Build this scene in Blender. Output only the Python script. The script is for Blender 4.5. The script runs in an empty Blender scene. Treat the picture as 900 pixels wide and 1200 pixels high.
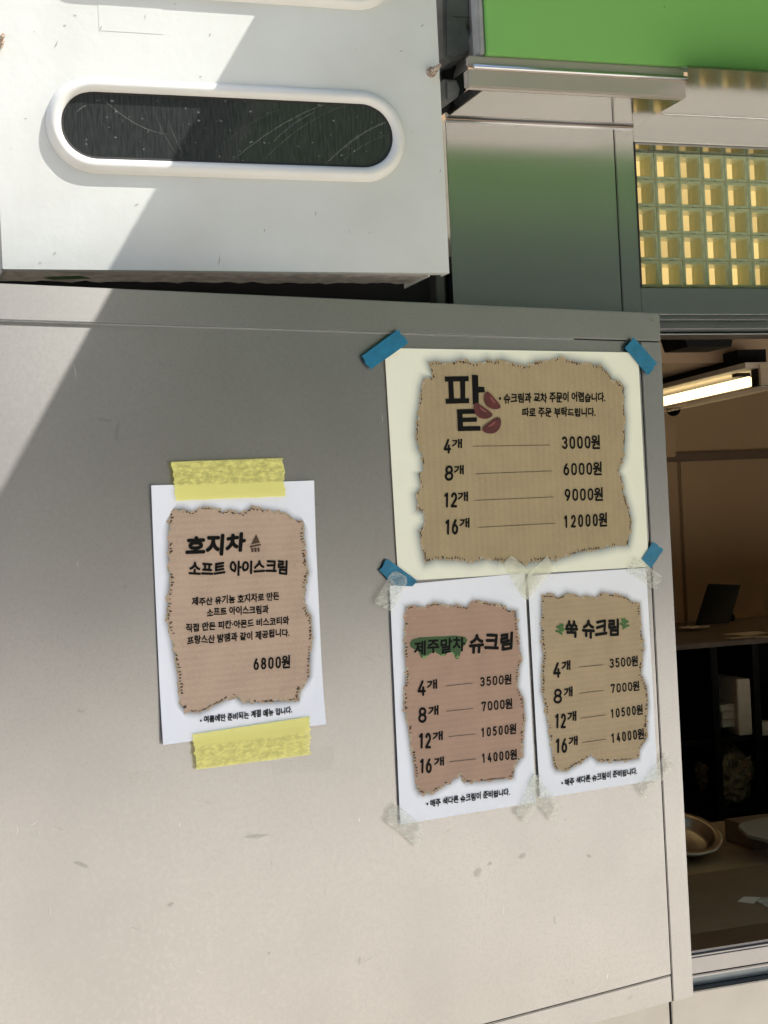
import bpy, bmesh, math, random
from mathutils import Vector, Matrix, noise
from mathutils.geometry import tessellate_polygon
random.seed(7)
S = bpy.context.scene
COL = S.collection

# ---------------------------------------------------------------- camera
H = 1.50                      # eye height above the pavement
FPX, PITCH, ROLL, YAW = 1766.0, 0.0095, -0.0483, 0.3294
fw = Vector((math.sin(YAW)*math.cos(PITCH), math.cos(YAW)*math.cos(PITCH), math.sin(PITCH)))
rt0 = Vector((math.cos(YAW), -math.sin(YAW), 0)); up0 = rt0.cross(fw)
rt = rt0*math.cos(ROLL) + up0*math.sin(ROLL)
up = -rt0*math.sin(ROLL) + up0*math.cos(ROLL)
cam = bpy.data.cameras.new('camera'); cam_o = bpy.data.objects.new('camera', cam); COL.objects.link(cam_o)
cam.sensor_fit = 'HORIZONTAL'; cam.sensor_width = 36; cam.lens = 36*FPX/900
cam.clip_start = 0.05; cam.clip_end = 500
m = Matrix.Identity(4)
for i, a in enumerate((rt, up, -fw)):
    for j in range(3): m[j][i] = a[j]
m.translation = (0, 0, H); cam_o.matrix_world = m
S.camera = cam_o

# ---------------------------------------------------------------- sky, sun, exposure
SUN = Vector((0.525, -0.28, 0.80)).normalized()
w = bpy.data.worlds.new('World'); S.world = w; w.use_nodes = True
nt = w.node_tree; bg = nt.nodes['Background']
sky = nt.nodes.new('ShaderNodeTexSky'); sky.sky_type = 'NISHITA'; sky.sun_disc = False
sky.sun_elevation = math.asin(SUN.z); sky.sun_rotation = math.atan2(SUN.x, SUN.y)
sky.dust_density = 2.0
nt.links.new(sky.outputs[0], bg.inputs[0]); bg.inputs[1].default_value = 0.15
sl = bpy.data.lights.new('sun', 'SUN'); sl.energy = 3.5; sl.angle = math.radians(0.5); sl.color = (1, .96, .9)
so = bpy.data.objects.new('sun', sl); COL.objects.link(so)
so.rotation_euler = SUN.to_track_quat('Z', 'Y').to_euler(); so.location = (2, -2, 5)
S.view_settings.view_transform = 'Standard'; S.view_settings.look = 'None'
S.view_settings.exposure = 1.12; S.view_settings.gamma = 1
S.cycles.max_bounces = 8; S.cycles.diffuse_bounces = 5; S.cycles.glossy_bounces = 4
S.cycles.transparent_max_bounces = 12
try: S.cycles.use_denoising = True
except Exception: pass

# ---------------------------------------------------------------- measuring helpers
def ray(x, y): return fw + rt*((x-450)/FPX) - up*((y-600)/FPX)
def fac(x, y, Y):                       # point on the vertical plane y = Y
    v = ray(x, y); v = v*(Y/v.y); v.z += H; return v
def flr(x, y, Z):                       # point on the level plane z = Z
    v = ray(x, y); v = v*((Z-H)/v.z); v.z += H; return v
PA, PD = 0.2292, 1.6408                 # the open door panel: its turn and its distance
PO = Vector((0, PD, 0)); PDIR = Vector((math.cos(PA), math.sin(PA), 0)); PN = Vector((-math.sin(PA), math.cos(PA), 0))
def pan(x, y):                          # (s, t) on the face of the door panel
    v = ray(x, y); v = v*(PN.dot(PO)/PN.dot(v)); v.z += H
    return ((v-PO).dot(PDIR), v.z)

# ---------------------------------------------------------------- object helpers
def tag(o, label=None, cat=None, group=None, kind=None):
    if label: o['label'] = label
    if cat: o['category'] = cat
    if group: o['group'] = group
    if kind: o['kind'] = kind
    return o
def empty(name, loc, label, cat, rz=0, group=None):
    o = bpy.data.objects.new(name, None); COL.objects.link(o); o.location = loc
    o.rotation_euler = (0, 0, rz); o.empty_display_size = .05
    return tag(o, label, cat, group)
def mesh(name, V, Fs, mat, parent=None, loc=None, rz=0, smooth=False, mi=None):
    me = bpy.data.meshes.new(name); me.from_pydata([tuple(v) for v in V], [], Fs)
    for mm in (mat if isinstance(mat, (list, tuple)) else [mat]): me.materials.append(mm)
    if mi: me.polygons.foreach_set('material_index', mi)
    if smooth: me.polygons.foreach_set('use_smooth', [True]*len(me.polygons))
    me.update(); o = bpy.data.objects.new(name, me); COL.objects.link(o)
    if parent: o.parent = parent
    if loc is not None: o.location = loc
    o.rotation_euler = (0, 0, rz)
    return o
def bm_obj(name, bm, mat, parent=None, loc=None, rz=0, smooth=False, rot=None):
    me = bpy.data.meshes.new(name); bm.normal_update(); bm.to_mesh(me); bm.free()
    for mm in (mat if isinstance(mat, (list, tuple)) else [mat]): me.materials.append(mm)
    if smooth: me.polygons.foreach_set('use_smooth', [True]*len(me.polygons))
    o = bpy.data.objects.new(name, me); COL.objects.link(o)
    if parent: o.parent = parent
    if loc is not None: o.location = loc
    o.rotation_euler = rot if rot else (0, 0, rz)
    return o
def box(a, b, bev=0.0, seg=2, bm=None):
    """axis-aligned box between two corners"""
    new = bmesh.new()
    a, b = [min(p, q) for p, q in zip(a, b)], [max(p, q) for p, q in zip(a, b)]
    vs = [new.verts.new((x, y, z)) for x in (a[0], b[0]) for y in (a[1], b[1]) for z in (a[2], b[2])]
    for f in ((0,1,3,2),(4,6,7,5),(0,4,5,1),(2,3,7,6),(0,2,6,4),(1,5,7,3)): new.faces.new([vs[i] for i in f])
    if bev: bmesh.ops.bevel(new, geom=new.edges[:], offset=bev, segments=seg, affect='EDGES')
    if bm is None: return new
    tmp = bpy.data.meshes.new('t'); new.to_mesh(tmp); new.free(); bm.from_mesh(tmp); bpy.data.meshes.remove(tmp)
    return bm
def boxo(name, a, b, mat, parent=None, bev=0.001, rel=None):
    if rel is not None: a = Vector(a)-rel; b = Vector(b)-rel
    return bm_obj(name, box(a, b, bev), mat, parent)
def cyl(p, q, r, n=16, r2=None, bm=None, caps=True):
    bm = bm or bmesh.new(); p, q = Vector(p), Vector(q); r2 = r if r2 is None else r2
    z = (q-p).normalized(); x = z.orthogonal().normalized(); y = z.cross(x)
    A = [bm.verts.new(p+(x*math.cos(t)+y*math.sin(t))*r) for t in [2*math.pi*i/n for i in range(n)]]
    B = [bm.verts.new(q+(x*math.cos(t)+y*math.sin(t))*r2) for t in [2*math.pi*i/n for i in range(n)]]
    for i in range(n):
        f = bm.faces.new((A[i], A[(i+1)%n], B[(i+1)%n], B[i])); f.smooth = True
    if caps: bm.faces.new(A[::-1]); bm.faces.new(B)
    return bm
def poly_fill(pts, w):                  # triangulated outline in the (s, t) plane at depth w
    tri = tessellate_polygon([[Vector((p[0], p[1], 0)) for p in pts]])
    V = [(p[0], w, p[1]) for p in pts]; Fs = []
    for t in tri:
        a, b, c = [pts[i] for i in t]
        ar = (b[0]-a[0])*(c[1]-a[1])-(b[1]-a[1])*(c[0]-a[0])
        Fs.append(tuple(t) if ar > 0 else tuple(t)[::-1])
    return V, Fs

# ---------------------------------------------------------------- materials
def mat(name, col, rough=.5, metal=0.0, var=0.0, vscale=8, bump=0.0, bscale=200, spec=.5, col2=None,
        stretch=None, speck=None, rvar=0.0, trans=0.0, emis=None, coat=0.0, detail=4, dirt=None, bdist=.002):
    M = bpy.data.materials.new(name); M.use_nodes = True; t = M.node_tree; N = t.nodes; L = t.links
    b = N['Principled BSDF']; b.inputs['Base Color'].default_value = (*col, 1)
    b.inputs['Roughness'].default_value = rough; b.inputs['Metallic'].default_value = metal
    b.inputs['Specular IOR Level'].default_value = spec; b.inputs['Coat Weight'].default_value = coat
    tc = N.new('ShaderNodeTexCoord'); src = tc.outputs['Object']
    if stretch:
        mp = N.new('ShaderNodeMapping'); mp.inputs['Scale'].default_value = stretch
        L.new(src, mp.inputs[0]); src = mp.outputs[0]
    def nz(sc, det=4, s=src, ro=.6):
        n = N.new('ShaderNodeTexNoise'); n.inputs['Scale'].default_value = sc; n.inputs['Detail'].default_value = det
        n.inputs['Roughness'].default_value = ro
        L.new(s, n.inputs['Vector']); return n.outputs['Fac']
    def rng(s, a, c, lo=0.0, hi=1.0):
        r = N.new('ShaderNodeMapRange'); r.inputs[1].default_value = a; r.inputs[2].default_value = c
        r.inputs[3].default_value = lo; r.inputs[4].default_value = hi; L.new(s, r.inputs[0]); return r.outputs[0]
    cur = None
    def mix(fac_, A, B):
        x = N.new('ShaderNodeMix'); x.data_type = 'RGBA'
        L.new(fac_, x.inputs[0])
        if isinstance(A, tuple): x.inputs[6].default_value = (*A, 1)
        else: L.new(A, x.inputs[6])
        if isinstance(B, tuple): x.inputs[7].default_value = (*B, 1)
        else: L.new(B, x.inputs[7])
        return x.outputs[2]
    if var or col2:
        c2 = col2 or tuple(min(1, c*(1-var)) for c in col)
        cur = mix(rng(nz(vscale, detail), .3, .7), col, c2)
    if speck:                            # (scale, threshold, colour)
        for sc, th, c3 in (speck if isinstance(speck, list) else [speck]):
            cur = mix(rng(nz(sc, 2, tc.outputs['Object']), th, th+(.03 if sc < 140 else .14)), cur if cur else col, c3)
    if dirt:                             # (scale, lo, hi, colour, amount): large soiled patches
        f = rng(nz(dirt[0], 4, tc.outputs['Object'], .5), dirt[1], dirt[2], 0, dirt[4]); cur = mix(f, cur if cur else col, dirt[3])
    if cur: L.new(cur, b.inputs['Base Color'])
    if rvar: L.new(rng(nz(vscale*1.7, 5), .3, .7, rough-rvar, rough+rvar), b.inputs['Roughness'])
    if bump:
        bu = N.new('ShaderNodeBump'); bu.inputs['Strength'].default_value = bump; bu.inputs['Distance'].default_value = bdist
        L.new(nz(bscale, 3), bu.inputs['Height']); L.new(bu.outputs[0], b.inputs['Normal'])
    if emis: b.inputs['Emission Color'].default_value = (*emis[0], 1); b.inputs['Emission Strength'].default_value = emis[1]
    if trans:
        tr = N.new('ShaderNodeBsdfTranslucent'); ms = N.new('ShaderNodeMixShader'); ms.inputs[0].default_value = trans
        tr.inputs[0].default_value = (*col, 1)
        if cur: L.new(cur, tr.inputs[0])
        L.new(b.outputs[0], ms.inputs[1]); L.new(tr.outputs[0], ms.inputs[2]); L.new(ms.outputs[0], N['Material Output'].inputs[0])
    return M

def panel_metal(name, base, r1, r2, mixv, grain=520, gb=.25):
    """satin aluminium: two lobes of gloss, a fine grain, smudges and scuffs"""
    M = mat(name, base, r1, 1.0, var=.10, vscale=3.2, bump=gb, bdist=.0002, bscale=grain,
            speck=[(55, .74, tuple(c*.62 for c in base)), (330, .46, tuple(c*.90 for c in base)), (150, .50, tuple(c*.97 for c in base))],
            dirt=(6, .40, .85, tuple(c*.75 for c in base), .5))
    t = M.node_tree; b = t.nodes['Principled BSDF']
    b2 = t.nodes.new('ShaderNodeBsdfPrincipled')
    for l in list(t.links):
        if l.to_node == b and l.to_socket.name in ('Base Color', 'Normal'): t.links.new(l.from_socket, b2.inputs[l.to_socket.name])
    b2.inputs['Roughness'].default_value = r2; b2.inputs['Metallic'].default_value = 1
    tg = t.nodes.new('ShaderNodeCombineXYZ'); tg.inputs[2].default_value = 1       # rolled across: gloss spreads up and down
    b2.inputs['Anisotropic'].default_value = .82; t.links.new(tg.outputs[0], b2.inputs['Tangent'])
    ms = t.nodes.new('ShaderNodeMixShader'); ms.inputs[0].default_value = mixv
    t.links.new(b.outputs[0], ms.inputs[1]); t.links.new(b2.outputs[0], ms.inputs[2])
    t.links.new(ms.outputs[0], t.nodes['Material Output'].inputs[0])
    return M
M_PANEL = panel_metal('satin_aluminium', (.525, .515, .50), .25, .475, .33, grain=430, gb=0)
M_EDGE = mat('aluminium_edge', (.72, .72, .72), .3, 1, var=.1)
M_STEEL = mat('stainless_facade', (.68, .67, .63), .23, 1, var=.08, vscale=2.5, bump=.03, bscale=60, speck=(40, .76, (.35, .34, .32)))
M_STEEL_L = mat('stainless_lower', (.50, .485, .455), .38, 1, var=.12, vscale=7, bump=.05, bscale=90, dirt=(9, .5, .8, (.34, .32, .29), .5))
M_LEDGE = mat('brushed_ledge', (.50, .45, .41), .42, .55, var=.08, vscale=6)
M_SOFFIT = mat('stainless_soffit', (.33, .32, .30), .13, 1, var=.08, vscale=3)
M_TRACK = mat('aluminium_track', (.38, .37, .37), .3, 1, var=.1, vscale=14)
M_BLACK = mat('black_gap', (.012, .012, .012), .8)
M_RUB = mat('grey_sealant', (.16, .165, .165), .6, 0, var=.5, vscale=18, bump=.5, bscale=60)
M_RUBP = mat('pale_sealant', (.34, .34, .34), .55, 0, var=.35, vscale=25, bump=.4, bscale=70)
M_WHITE = mat('white_painted_steel', (.63, .65, .62), .42, 0, var=.07, vscale=4, bump=.2, bscale=45, spec=.45,
              speck=[(38, .74, (.45, .45, .42)), (90, .755, (.36, .35, .32))], dirt=(7, .42, .8, (.50, .50, .455), .6))
M_TRIM = mat('white_rubber_trim', (.68, .68, .645), .38, 0, var=.06, vscale=12, bump=.15, bscale=70, dirt=(22, .6, .8, (.56, .53, .46), .5))
M_UNDER = mat('grimy_underside', (.72, .67, .59), .85, 0, var=.45, vscale=60, bump=.9, bscale=170)
M_GREEN = mat('green_sign_sheet', (.20, .45, .125), .32, 0, var=.05, vscale=2, speck=(45, .77, (.10, .30, .06)))
M_AWN = mat('green_awning_cloth', (.13, .33, .095), .75, 0, var=.1, vscale=5, trans=.3)
M_PAPER_B = mat('bluish_white_paper', (.87, .905, 1.0), .5, var=.03, vscale=9, bump=.7, bscale=11, bdist=.004)
M_PAPER_C = mat('cream_white_paper', (.90, .91, .77), .5, var=.03, vscale=7, bump=.7, bscale=11, bdist=.004)
M_INK = mat('black_ink', (.003, .003, .003), .6, spec=.15)
M_INKB = mat('brown_ink', (.06, .03, .014), .5)
M_INKL = mat('thin_line_ink', (.10, .075, .05), .6)
M_INKG = mat('green_ink', (.03, .095, .022), .5, var=.3, vscale=60)
M_INKG2 = mat('light_green_ink', (.17, .34, .10), .5)
M_LEAF = mat('leaf_green_ink', (.05, .17, .03), .5, var=.4, vscale=150)
M_BEAN = mat('red_bean_ink', (.13, .022, .022), .45, var=.5, vscale=70)
M_BEAN2 = mat('bean_highlight_ink', (.25, .07, .065), .45)
M_BLUE = mat('blue_tape', (.012, .20, .36), .42, var=.35, vscale=60, bump=.5, bscale=120)
M_LAMP = mat('fluorescent_tube', (1, .9, .6), .4, emis=((1, .79, .42), 1.15))
M_PEACH = mat('glowing_frosted_glass', (.8, .6, .38), .6, emis=((1, .66, .30), .66), var=.1, vscale=50)  # pane glows by itself in place of room light behind it
M_RIB = mat('green_glass_rim', (.82, .84, .72), .25, var=.25, vscale=90, bump=.3, bscale=200, emis=((.7, .8, .5), .025), coat=.6)  # slight glow added to lift the rims
M_RIBY = mat('amber_glass_side', (.72, .63, .38), .3, emis=((.9, .75, .2), .07), col2=(.36, .36, .16), vscale=34, stretch=(1, 14, .9), bump=.5, bscale=80, trans=.3)  # weak amber glow stands in for light passing through the block
M_WALLI = mat('brown_interior_wall', (.46, .32, .18), .8, var=.15, vscale=2, bump=.1)
M_CEILI = mat('interior_ceiling', (.34, .24, .15), .8, var=.1, vscale=2)
M_DARK = mat('dark_cabinet', (.008, .0075, .007), .6, var=.3, spec=.12)
M_COUNT = mat('brown_counter', (.24, .16, .10), .45, var=.25, vscale=14, bump=.08)
M_CTOP = mat('counter_top', (.46, .33, .21), .4, var=.25, vscale=22)
M_BOWL = mat('dull_steel_bowl', (.50, .46, .40), .3, 1, var=.15, vscale=30)
M_OFFW = mat('offwhite_card', (.62, .57, .48), .7, var=.15, vscale=40)
M_CARDW = mat('white_card', (.66, .57, .46), .7, var=.2, vscale=60)
M_SCREEN = mat('dark_screen', (.003, .003, .003), .3, spec=.05)
M_RUST = mat('rusty_steel', (.20, .10, .045), .7, .2, col2=(.55, .50, .42), vscale=300, bump=.5, bscale=300)
M_PAVE = mat('sunlit_paving', (.61, .555, .468), .8, var=.12, vscale=1.5, bump=.1)
M_ROAD = mat('asphalt', (.055, .055, .057), .9, var=.25, vscale=3)
M_FARW = mat('opposite_wall', (.060, .075, .045), .8, var=.3, vscale=.5)
M_FARG = mat('opposite_glazing', (.03, .035, .04), .15)

def glass_pane_mat():
    M = bpy.data.materials.new('dusty_dark_glass'); M.use_nodes = True; t = M.node_tree; N = t.nodes; L = t.links
    b = N['Principled BSDF']; b.inputs['Roughness'].default_value = .09; b.inputs['Specular IOR Level'].default_value = .5
    tc = N.new('ShaderNodeTexCoord'); mp = N.new('ShaderNodeMapping'); mp.inputs['Scale'].default_value = (22, 1, 2.5)
    L.new(tc.outputs['Object'], mp.inputs[0])
    n1 = N.new('ShaderNodeTexNoise'); n1.inputs['Scale'].default_value = 18; n1.inputs['Detail'].default_value = 6; L.new(mp.outputs[0], n1.inputs[0])
    n2 = N.new('ShaderNodeTexNoise'); n2.inputs['Scale'].default_value = 160; n2.inputs['Detail'].default_value = 3; L.new(tc.outputs['Object'], n2.inputs[0])
    r2 = N.new('ShaderNodeMapRange'); r2.inputs[1].default_value = .68; r2.inputs[2].default_value = .76; L.new(n2.outputs[0], r2.inputs[0])
    r1 = N.new('ShaderNodeMapRange'); r1.inputs[1].default_value = .35; r1.inputs[2].default_value = .8; r1.inputs[4].default_value = .06; L.new(n1.outputs[0], r1.inputs[0])
    # wiper-like arcs: rings round a point below the pane
    mp2 = N.new('ShaderNodeMapping'); mp2.inputs['Location'].default_value = (-.12, 0, .12)
    L.new(tc.outputs['Object'], mp2.inputs[0])
    wv = N.new('ShaderNodeTexWave'); wv.wave_type = 'RINGS'; wv.rings_direction = 'SPHERICAL'; wv.inputs['Scale'].default_value = 21
    wv.inputs['Distortion'].default_value = 3; wv.inputs['Detail'].default_value = 3; wv.inputs['Detail Scale'].default_value = .6; L.new(mp2.outputs[0], wv.inputs[0])
    r3 = N.new('ShaderNodeMapRange'); r3.inputs[1].default_value = .90; r3.inputs[2].default_value = 1.0; r3.inputs[4].default_value = .0; L.new(wv.outputs['Fac'], r3.inputs[0])
    a = N.new('ShaderNodeMath'); a.operation = 'ADD'; L.new(r1.outputs[0], a.inputs[0]); L.new(r3.outputs[0], a.inputs[1])
    a2 = N.new('ShaderNodeMath'); a2.operation = 'MULTIPLY_ADD'; L.new(r2.outputs[0], a2.inputs[0]); a2.inputs[1].default_value = .35; L.new(a.outputs[0], a2.inputs[2])
    mx = N.new('ShaderNodeMix'); mx.data_type = 'RGBA'; L.new(a2.outputs[0], mx.inputs[0])
    mx.inputs[6].default_value = (.022, .025, .025, 1); mx.inputs[7].default_value = (.45, .47, .44, 1)
    L.new(mx.outputs[2], b.inputs['Base Color'])
    return M
M_GLASS = glass_pane_mat()

def clear_mat(name, tint, opacity, rough=.3, wr=0.0, axis=None, lo=0, hi=1, scale=140, tilt=0.0, bare=False):
    """see-through film: wr adds wrinkles that whiten it, on one side of a line if axis is given"""
    M = bpy.data.materials.new(name); M.use_nodes = True; t = M.node_tree; N = t.nodes; L = t.links
    b = N['Principled BSDF']; b.inputs['Base Color'].default_value = (*tint, 1); b.inputs['Roughness'].default_value = rough
    tr = N.new('ShaderNodeBsdfTransparent'); tr.inputs[0].default_value = ((1, 1, 1, 1) if bare else (*[min(1, .45+c*.62) for c in tint], 1))
    ms = N.new('ShaderNodeMixShader'); ms.inputs[0].default_value = opacity
    tc = N.new('ShaderNodeTexCoord')
    if wr:
        mp = N.new('ShaderNodeMapping'); mp.inputs['Scale'].default_value = (.45, 1, 1); L.new(tc.outputs['Object'], mp.inputs[0])
        n = N.new('ShaderNodeTexNoise'); n.inputs['Scale'].default_value = scale; n.inputs['Detail'].default_value = 5
        n.inputs['Roughness'].default_value = .7; n.inputs['Distortion'].default_value = .35; L.new(mp.outputs[0], n.inputs[0])
        r = N.new('ShaderNodeMapRange'); r.inputs[1].default_value = .4; r.inputs[2].default_value = .62
        r.inputs[3].default_value = opacity - wr; r.inputs[4].default_value = opacity + wr*.3; L.new(n.outputs[0], r.inputs[0])
        if axis is not None:
            mp3 = N.new('ShaderNodeMapping'); mp3.inputs['Rotation'].default_value = (0, tilt, 0); L.new(tc.outputs['Object'], mp3.inputs[0])
            sp = N.new('ShaderNodeSeparateXYZ'); L.new(mp3.outputs[0], sp.inputs[0])
            g = N.new('ShaderNodeMapRange'); g.inputs[1].default_value = lo; g.inputs[2].default_value = hi; L.new(sp.outputs[axis], g.inputs[0])
            mm = N.new('ShaderNodeMix'); mm.data_type = 'FLOAT'; L.new(g.outputs[0], mm.inputs[0]); mm.inputs[2].default_value = opacity
            L.new(r.outputs[0], mm.inputs[3]); L.new(mm.outputs[0], ms.inputs[0])
        else: L.new(r.outputs[0], ms.inputs[0])
        bu = N.new('ShaderNodeBump'); bu.inputs['Strength'].default_value = .25; bu.inputs['Distance'].default_value = .0006
        L.new(n.outputs[0], bu.inputs['Height']); L.new(bu.outputs[0], b.inputs['Normal'])
    L.new(tr.outputs[0], ms.inputs[1]); L.new(b.outputs[0], ms.inputs[2]); L.new(ms.outputs[0], N['Material Output'].inputs[0])
    return M
M_TAPE = clear_mat('pale_film_tape', (.86, .86, .76), .42, .35, wr=.15, scale=70)
M_TAPEW = clear_mat('cloudy_film_tape', (.82, .83, .78), .37, .35, wr=.22, scale=120)
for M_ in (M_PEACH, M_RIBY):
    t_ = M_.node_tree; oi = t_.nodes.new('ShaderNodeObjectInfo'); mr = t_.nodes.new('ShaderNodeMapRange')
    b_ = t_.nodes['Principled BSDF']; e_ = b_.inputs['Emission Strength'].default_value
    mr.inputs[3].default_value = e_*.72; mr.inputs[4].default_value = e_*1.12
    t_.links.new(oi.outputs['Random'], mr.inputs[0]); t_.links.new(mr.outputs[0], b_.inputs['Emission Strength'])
M_PANE = clear_mat('clear_glass', (.55, .6, .5), .06, .05)
M_BAG = clear_mat('plastic_bag_film', (.42, .30, .18), .45, .3, wr=.2, scale=30)

def cardboard(name, base, vertical):
    M = bpy.data.materials.new(name); M.use_nodes = True; t = M.node_tree; N = t.nodes; L = t.links
    b = N['Principled BSDF']; b.inputs['Roughness'].default_value = .62; b.inputs['Specular IOR Level'].default_value = .35
    tc = N.new('ShaderNodeTexCoord'); wv = N.new('ShaderNodeTexWave'); wv.bands_direction = 'X' if vertical else 'Z'
    wv.inputs['Scale'].default_value = 32 if vertical else 42; wv.inputs['Distortion'].default_value = 1.2; wv.inputs['Detail'].default_value = 3
    wv.inputs['Detail Scale'].default_value = 2
    L.new(tc.outputs['Object'], wv.inputs[0])
    n = N.new('ShaderNodeTexNoise'); n.inputs['Scale'].default_value = 420; n.inputs['Detail'].default_value = 4; L.new(tc.outputs['Object'], n.inputs[0])
    n2 = N.new('ShaderNodeTexNoise'); n2.inputs['Scale'].default_value = 22; n2.inputs['Detail'].default_value = 6; L.new(tc.outputs['Object'], n2.inputs[0])
    def mix(f, A, B, k):
        r = N.new('ShaderNodeMapRange'); r.inputs[1].default_value = .25; r.inputs[2].default_value = .75; r.inputs[4].default_value = k; L.new(f, r.inputs[0])
        x = N.new('ShaderNodeMix'); x.data_type = 'RGBA'; L.new(r.outputs[0], x.inputs[0])
        if isinstance(A, tuple): x.inputs[6].default_value = (*A, 1)
        else: L.new(A, x.inputs[6])
        x.inputs[7].default_value = (*B, 1); return x.outputs[2]
    c = mix(wv.outputs['Fac'], base, tuple(v*.84 for v in base), .45)
    c = mix(n.outputs[0], c, tuple(v*.62 for v in base), .5)
    c = mix(n2.outputs[0], c, tuple(min(1, v*1.28) for v in base), .45)
    L.new(c, b.inputs['Base Color'])
    n3 = N.new('ShaderNodeTexNoise'); n3.inputs['Scale'].default_value = 11; n3.inputs['Detail'].default_value = 3; L.new(tc.outputs['Object'], n3.inputs[0])
    bu = N.new('ShaderNodeBump'); bu.inputs['Strength'].default_value = .7; bu.inputs['Distance'].default_value = .004
    L.new(n3.outputs[0], bu.inputs['Height']); L.new(bu.outputs[0], b.inputs['Normal'])
    return M
CB_BIG = cardboard('printed_cardboard_ochre', (.40, .315, .185), True)
CB_Y = cardboard('printed_cardboard_tan', (.50, .37, .28), False)
CB_M = cardboard('printed_cardboard_rose', (.415, .275, .205), False)
CB_R = cardboard('printed_cardboard_sand', (.425, .325, .205), False)
def attr_mat(name, ca, cb):             # print that fades from ca to cb by the mesh attribute "fade"
    M = bpy.data.materials.new(name); M.use_nodes = True; t = M.node_tree; N = t.nodes; L = t.links
    at = N.new('ShaderNodeAttribute'); at.attribute_name = 'fade'
    x = N.new('ShaderNodeMix'); x.data_type = 'RGBA'; L.new(at.outputs['Fac'], x.inputs[0])
    x.inputs[6].default_value = (*ca, 1); x.inputs[7].default_value = (*cb, 1)
    b = N['Principled BSDF']; L.new(x.outputs[2], b.inputs['Base Color']); b.inputs['Roughness'].default_value = .5
    return M
M_HALO_C = attr_mat('printed_halo_cool', (.88, .89, .76), (.12, .17, .20))
M_HALO_B = attr_mat('printed_halo_grey', (.87, .905, 1.0), (.10, .105, .11))
M_LIP = mat('torn_card_lip', (.56, .45, .32), .6, var=.5, vscale=260)
M_NOTCH = mat('card_flute_hole', (.085, .052, .03), .8)

# ================================================================= SETTING
YB, YF = 1.80, 1.93                     # face of the white box, face of the shop front
g = mesh('pavement', [(-60, -9.0, 0), (60, -9.0, 0), (60, 6, 0), (-60, 6, 0)], [(0, 1, 2, 3)], M_PAVE); tag(g, kind='structure')
g = mesh('road', [(-60, -15, -.12), (60, -15, -.12), (60, -9, -.12), (-60, -9, -.12)], [(0, 1, 2, 3)], M_ROAD); tag(g, kind='structure')
g = bm_obj('kerb', box((-60, -9.15, -.15), (60, -9.0, .004), .01), M_PAVE); tag(g, kind='structure')
g = mesh('far_pavement', [(-60, -17, .0), (60, -17, .0), (60, -15, .0), (-60, -15, .0)], [(0, 1, 2, 3)], M_PAVE); tag(g, kind='structure')
g = mesh('ground', [(-200, -200, -.16), (200, -200, -.16), (200, 200, -.16), (-200, 200, -.16)], [(0, 1, 2, 3)], M_ROAD); tag(g, kind='structure')
# the building over the street that the metal mirrors
ob = empty('street_building', (0, -17, 0), 'dark building across the street behind the camera', 'building')
bm = bmesh.new(); box((-60, -8, 0), (60, 0, 13.0), 0, bm=bm); bm_obj('wall', bm, M_FARW, ob)
wme = None
for i in range(-14, 15):
    for z in (.6, 4.4, 8.2):
        if wme is None:
            o = bm_obj('window', box((-1.1, 0.02, 0), (1.1, .06, 2.1), 0), M_FARG, ob, loc=(i*3.6, 0, z)); wme = o.data
        else:
            o = bpy.data.objects.new('window', wme); COL.objects.link(o); o.parent = ob; o.location = (i*3.6, 0, z)

# awning above the shop front
az = 1.0+H; ax0 = .710; ay0 = 1.783; ylen = 1.28
aw = empty('awning', (ax0, ay0, az), 'green cloth awning sloping out above the shop front', 'awning')
dz = -.188*ylen; W_ = 4.2
mesh('canopy', [(0, 0, 0), (W_, 0, 0), (W_, -ylen, dz), (0, -ylen, dz), (0, 0, .012), (W_, 0, .012), (W_, -ylen, dz+.012), (0, -ylen, dz+.012)],
     [(0, 3, 2, 1), (4, 5, 6, 7), (0, 1, 5, 4), (1, 2, 6, 5), (2, 3, 7, 6), (3, 0, 4, 7)], M_AWN, aw)
bm_obj('front_rail', cyl((0, -ylen, dz), (W_, -ylen, dz), .014), M_EDGE, aw)
for x in (.01, 1.4, 2.8, 4.19):
    bm_obj('arm', cyl((x, 0, -.03), (x, -ylen, dz-.016), .010), M_EDGE, aw)

# ================================================================= SHOP FRONT
xl = fac(521.5, 140, YF).x
sf = empty('shop_front', (xl, YF, 0), 'stainless steel shop front with serving hatch and glass block light', 'shop front')
R0 = Vector((xl, YF, 0))
zc = fac(730, 148.5, YF).z             # corner of the lower soffit
zcr = fac(800, 134.8, YF).z            # corner of the raised soffit on the right
xw = fac(743, 178, YF).x; xw2 = fac(719, 148, YF).x
XR = 4.2
zt = fac(825, 337.5, YF).z; zh = fac(830, 369, YF).z; zho = fac(830, 389, YF).z
YG = YF+.040; zbt = fac(820, 180, YG).z; ztg = fac(822, 336.5, YG).z; zlb = fac(820, 169, YF).z
zs = fac(830, 1113.5, YF).z; zsb = fac(856, 1153.5, YF).z
xo = 1.10                               # left jamb of the hatch, behind the door panel
def facade(name, x0, z0, x1, z1, d0=0.0, d1=.05, m_=M_STEEL, bev=.0012):
    return boxo(name, (x0, YF+d0, z0), (x1, YF+d1, z1), m_, sf, bev, R0)
facade('wall_panel', xl, zh-.02, xw2-.0008, zc-.0005)
facade('wall_panel', xw2+.0008, zh-.02, xw-.0005, zc-.0005, d0=-.0006)
facade('lintel', xw-.0005, fac(820, 169, YF).z, XR, zcr-.0005, d0=.0)
facade('transom', xw, zh, XR, zt, d0=.001)
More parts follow.
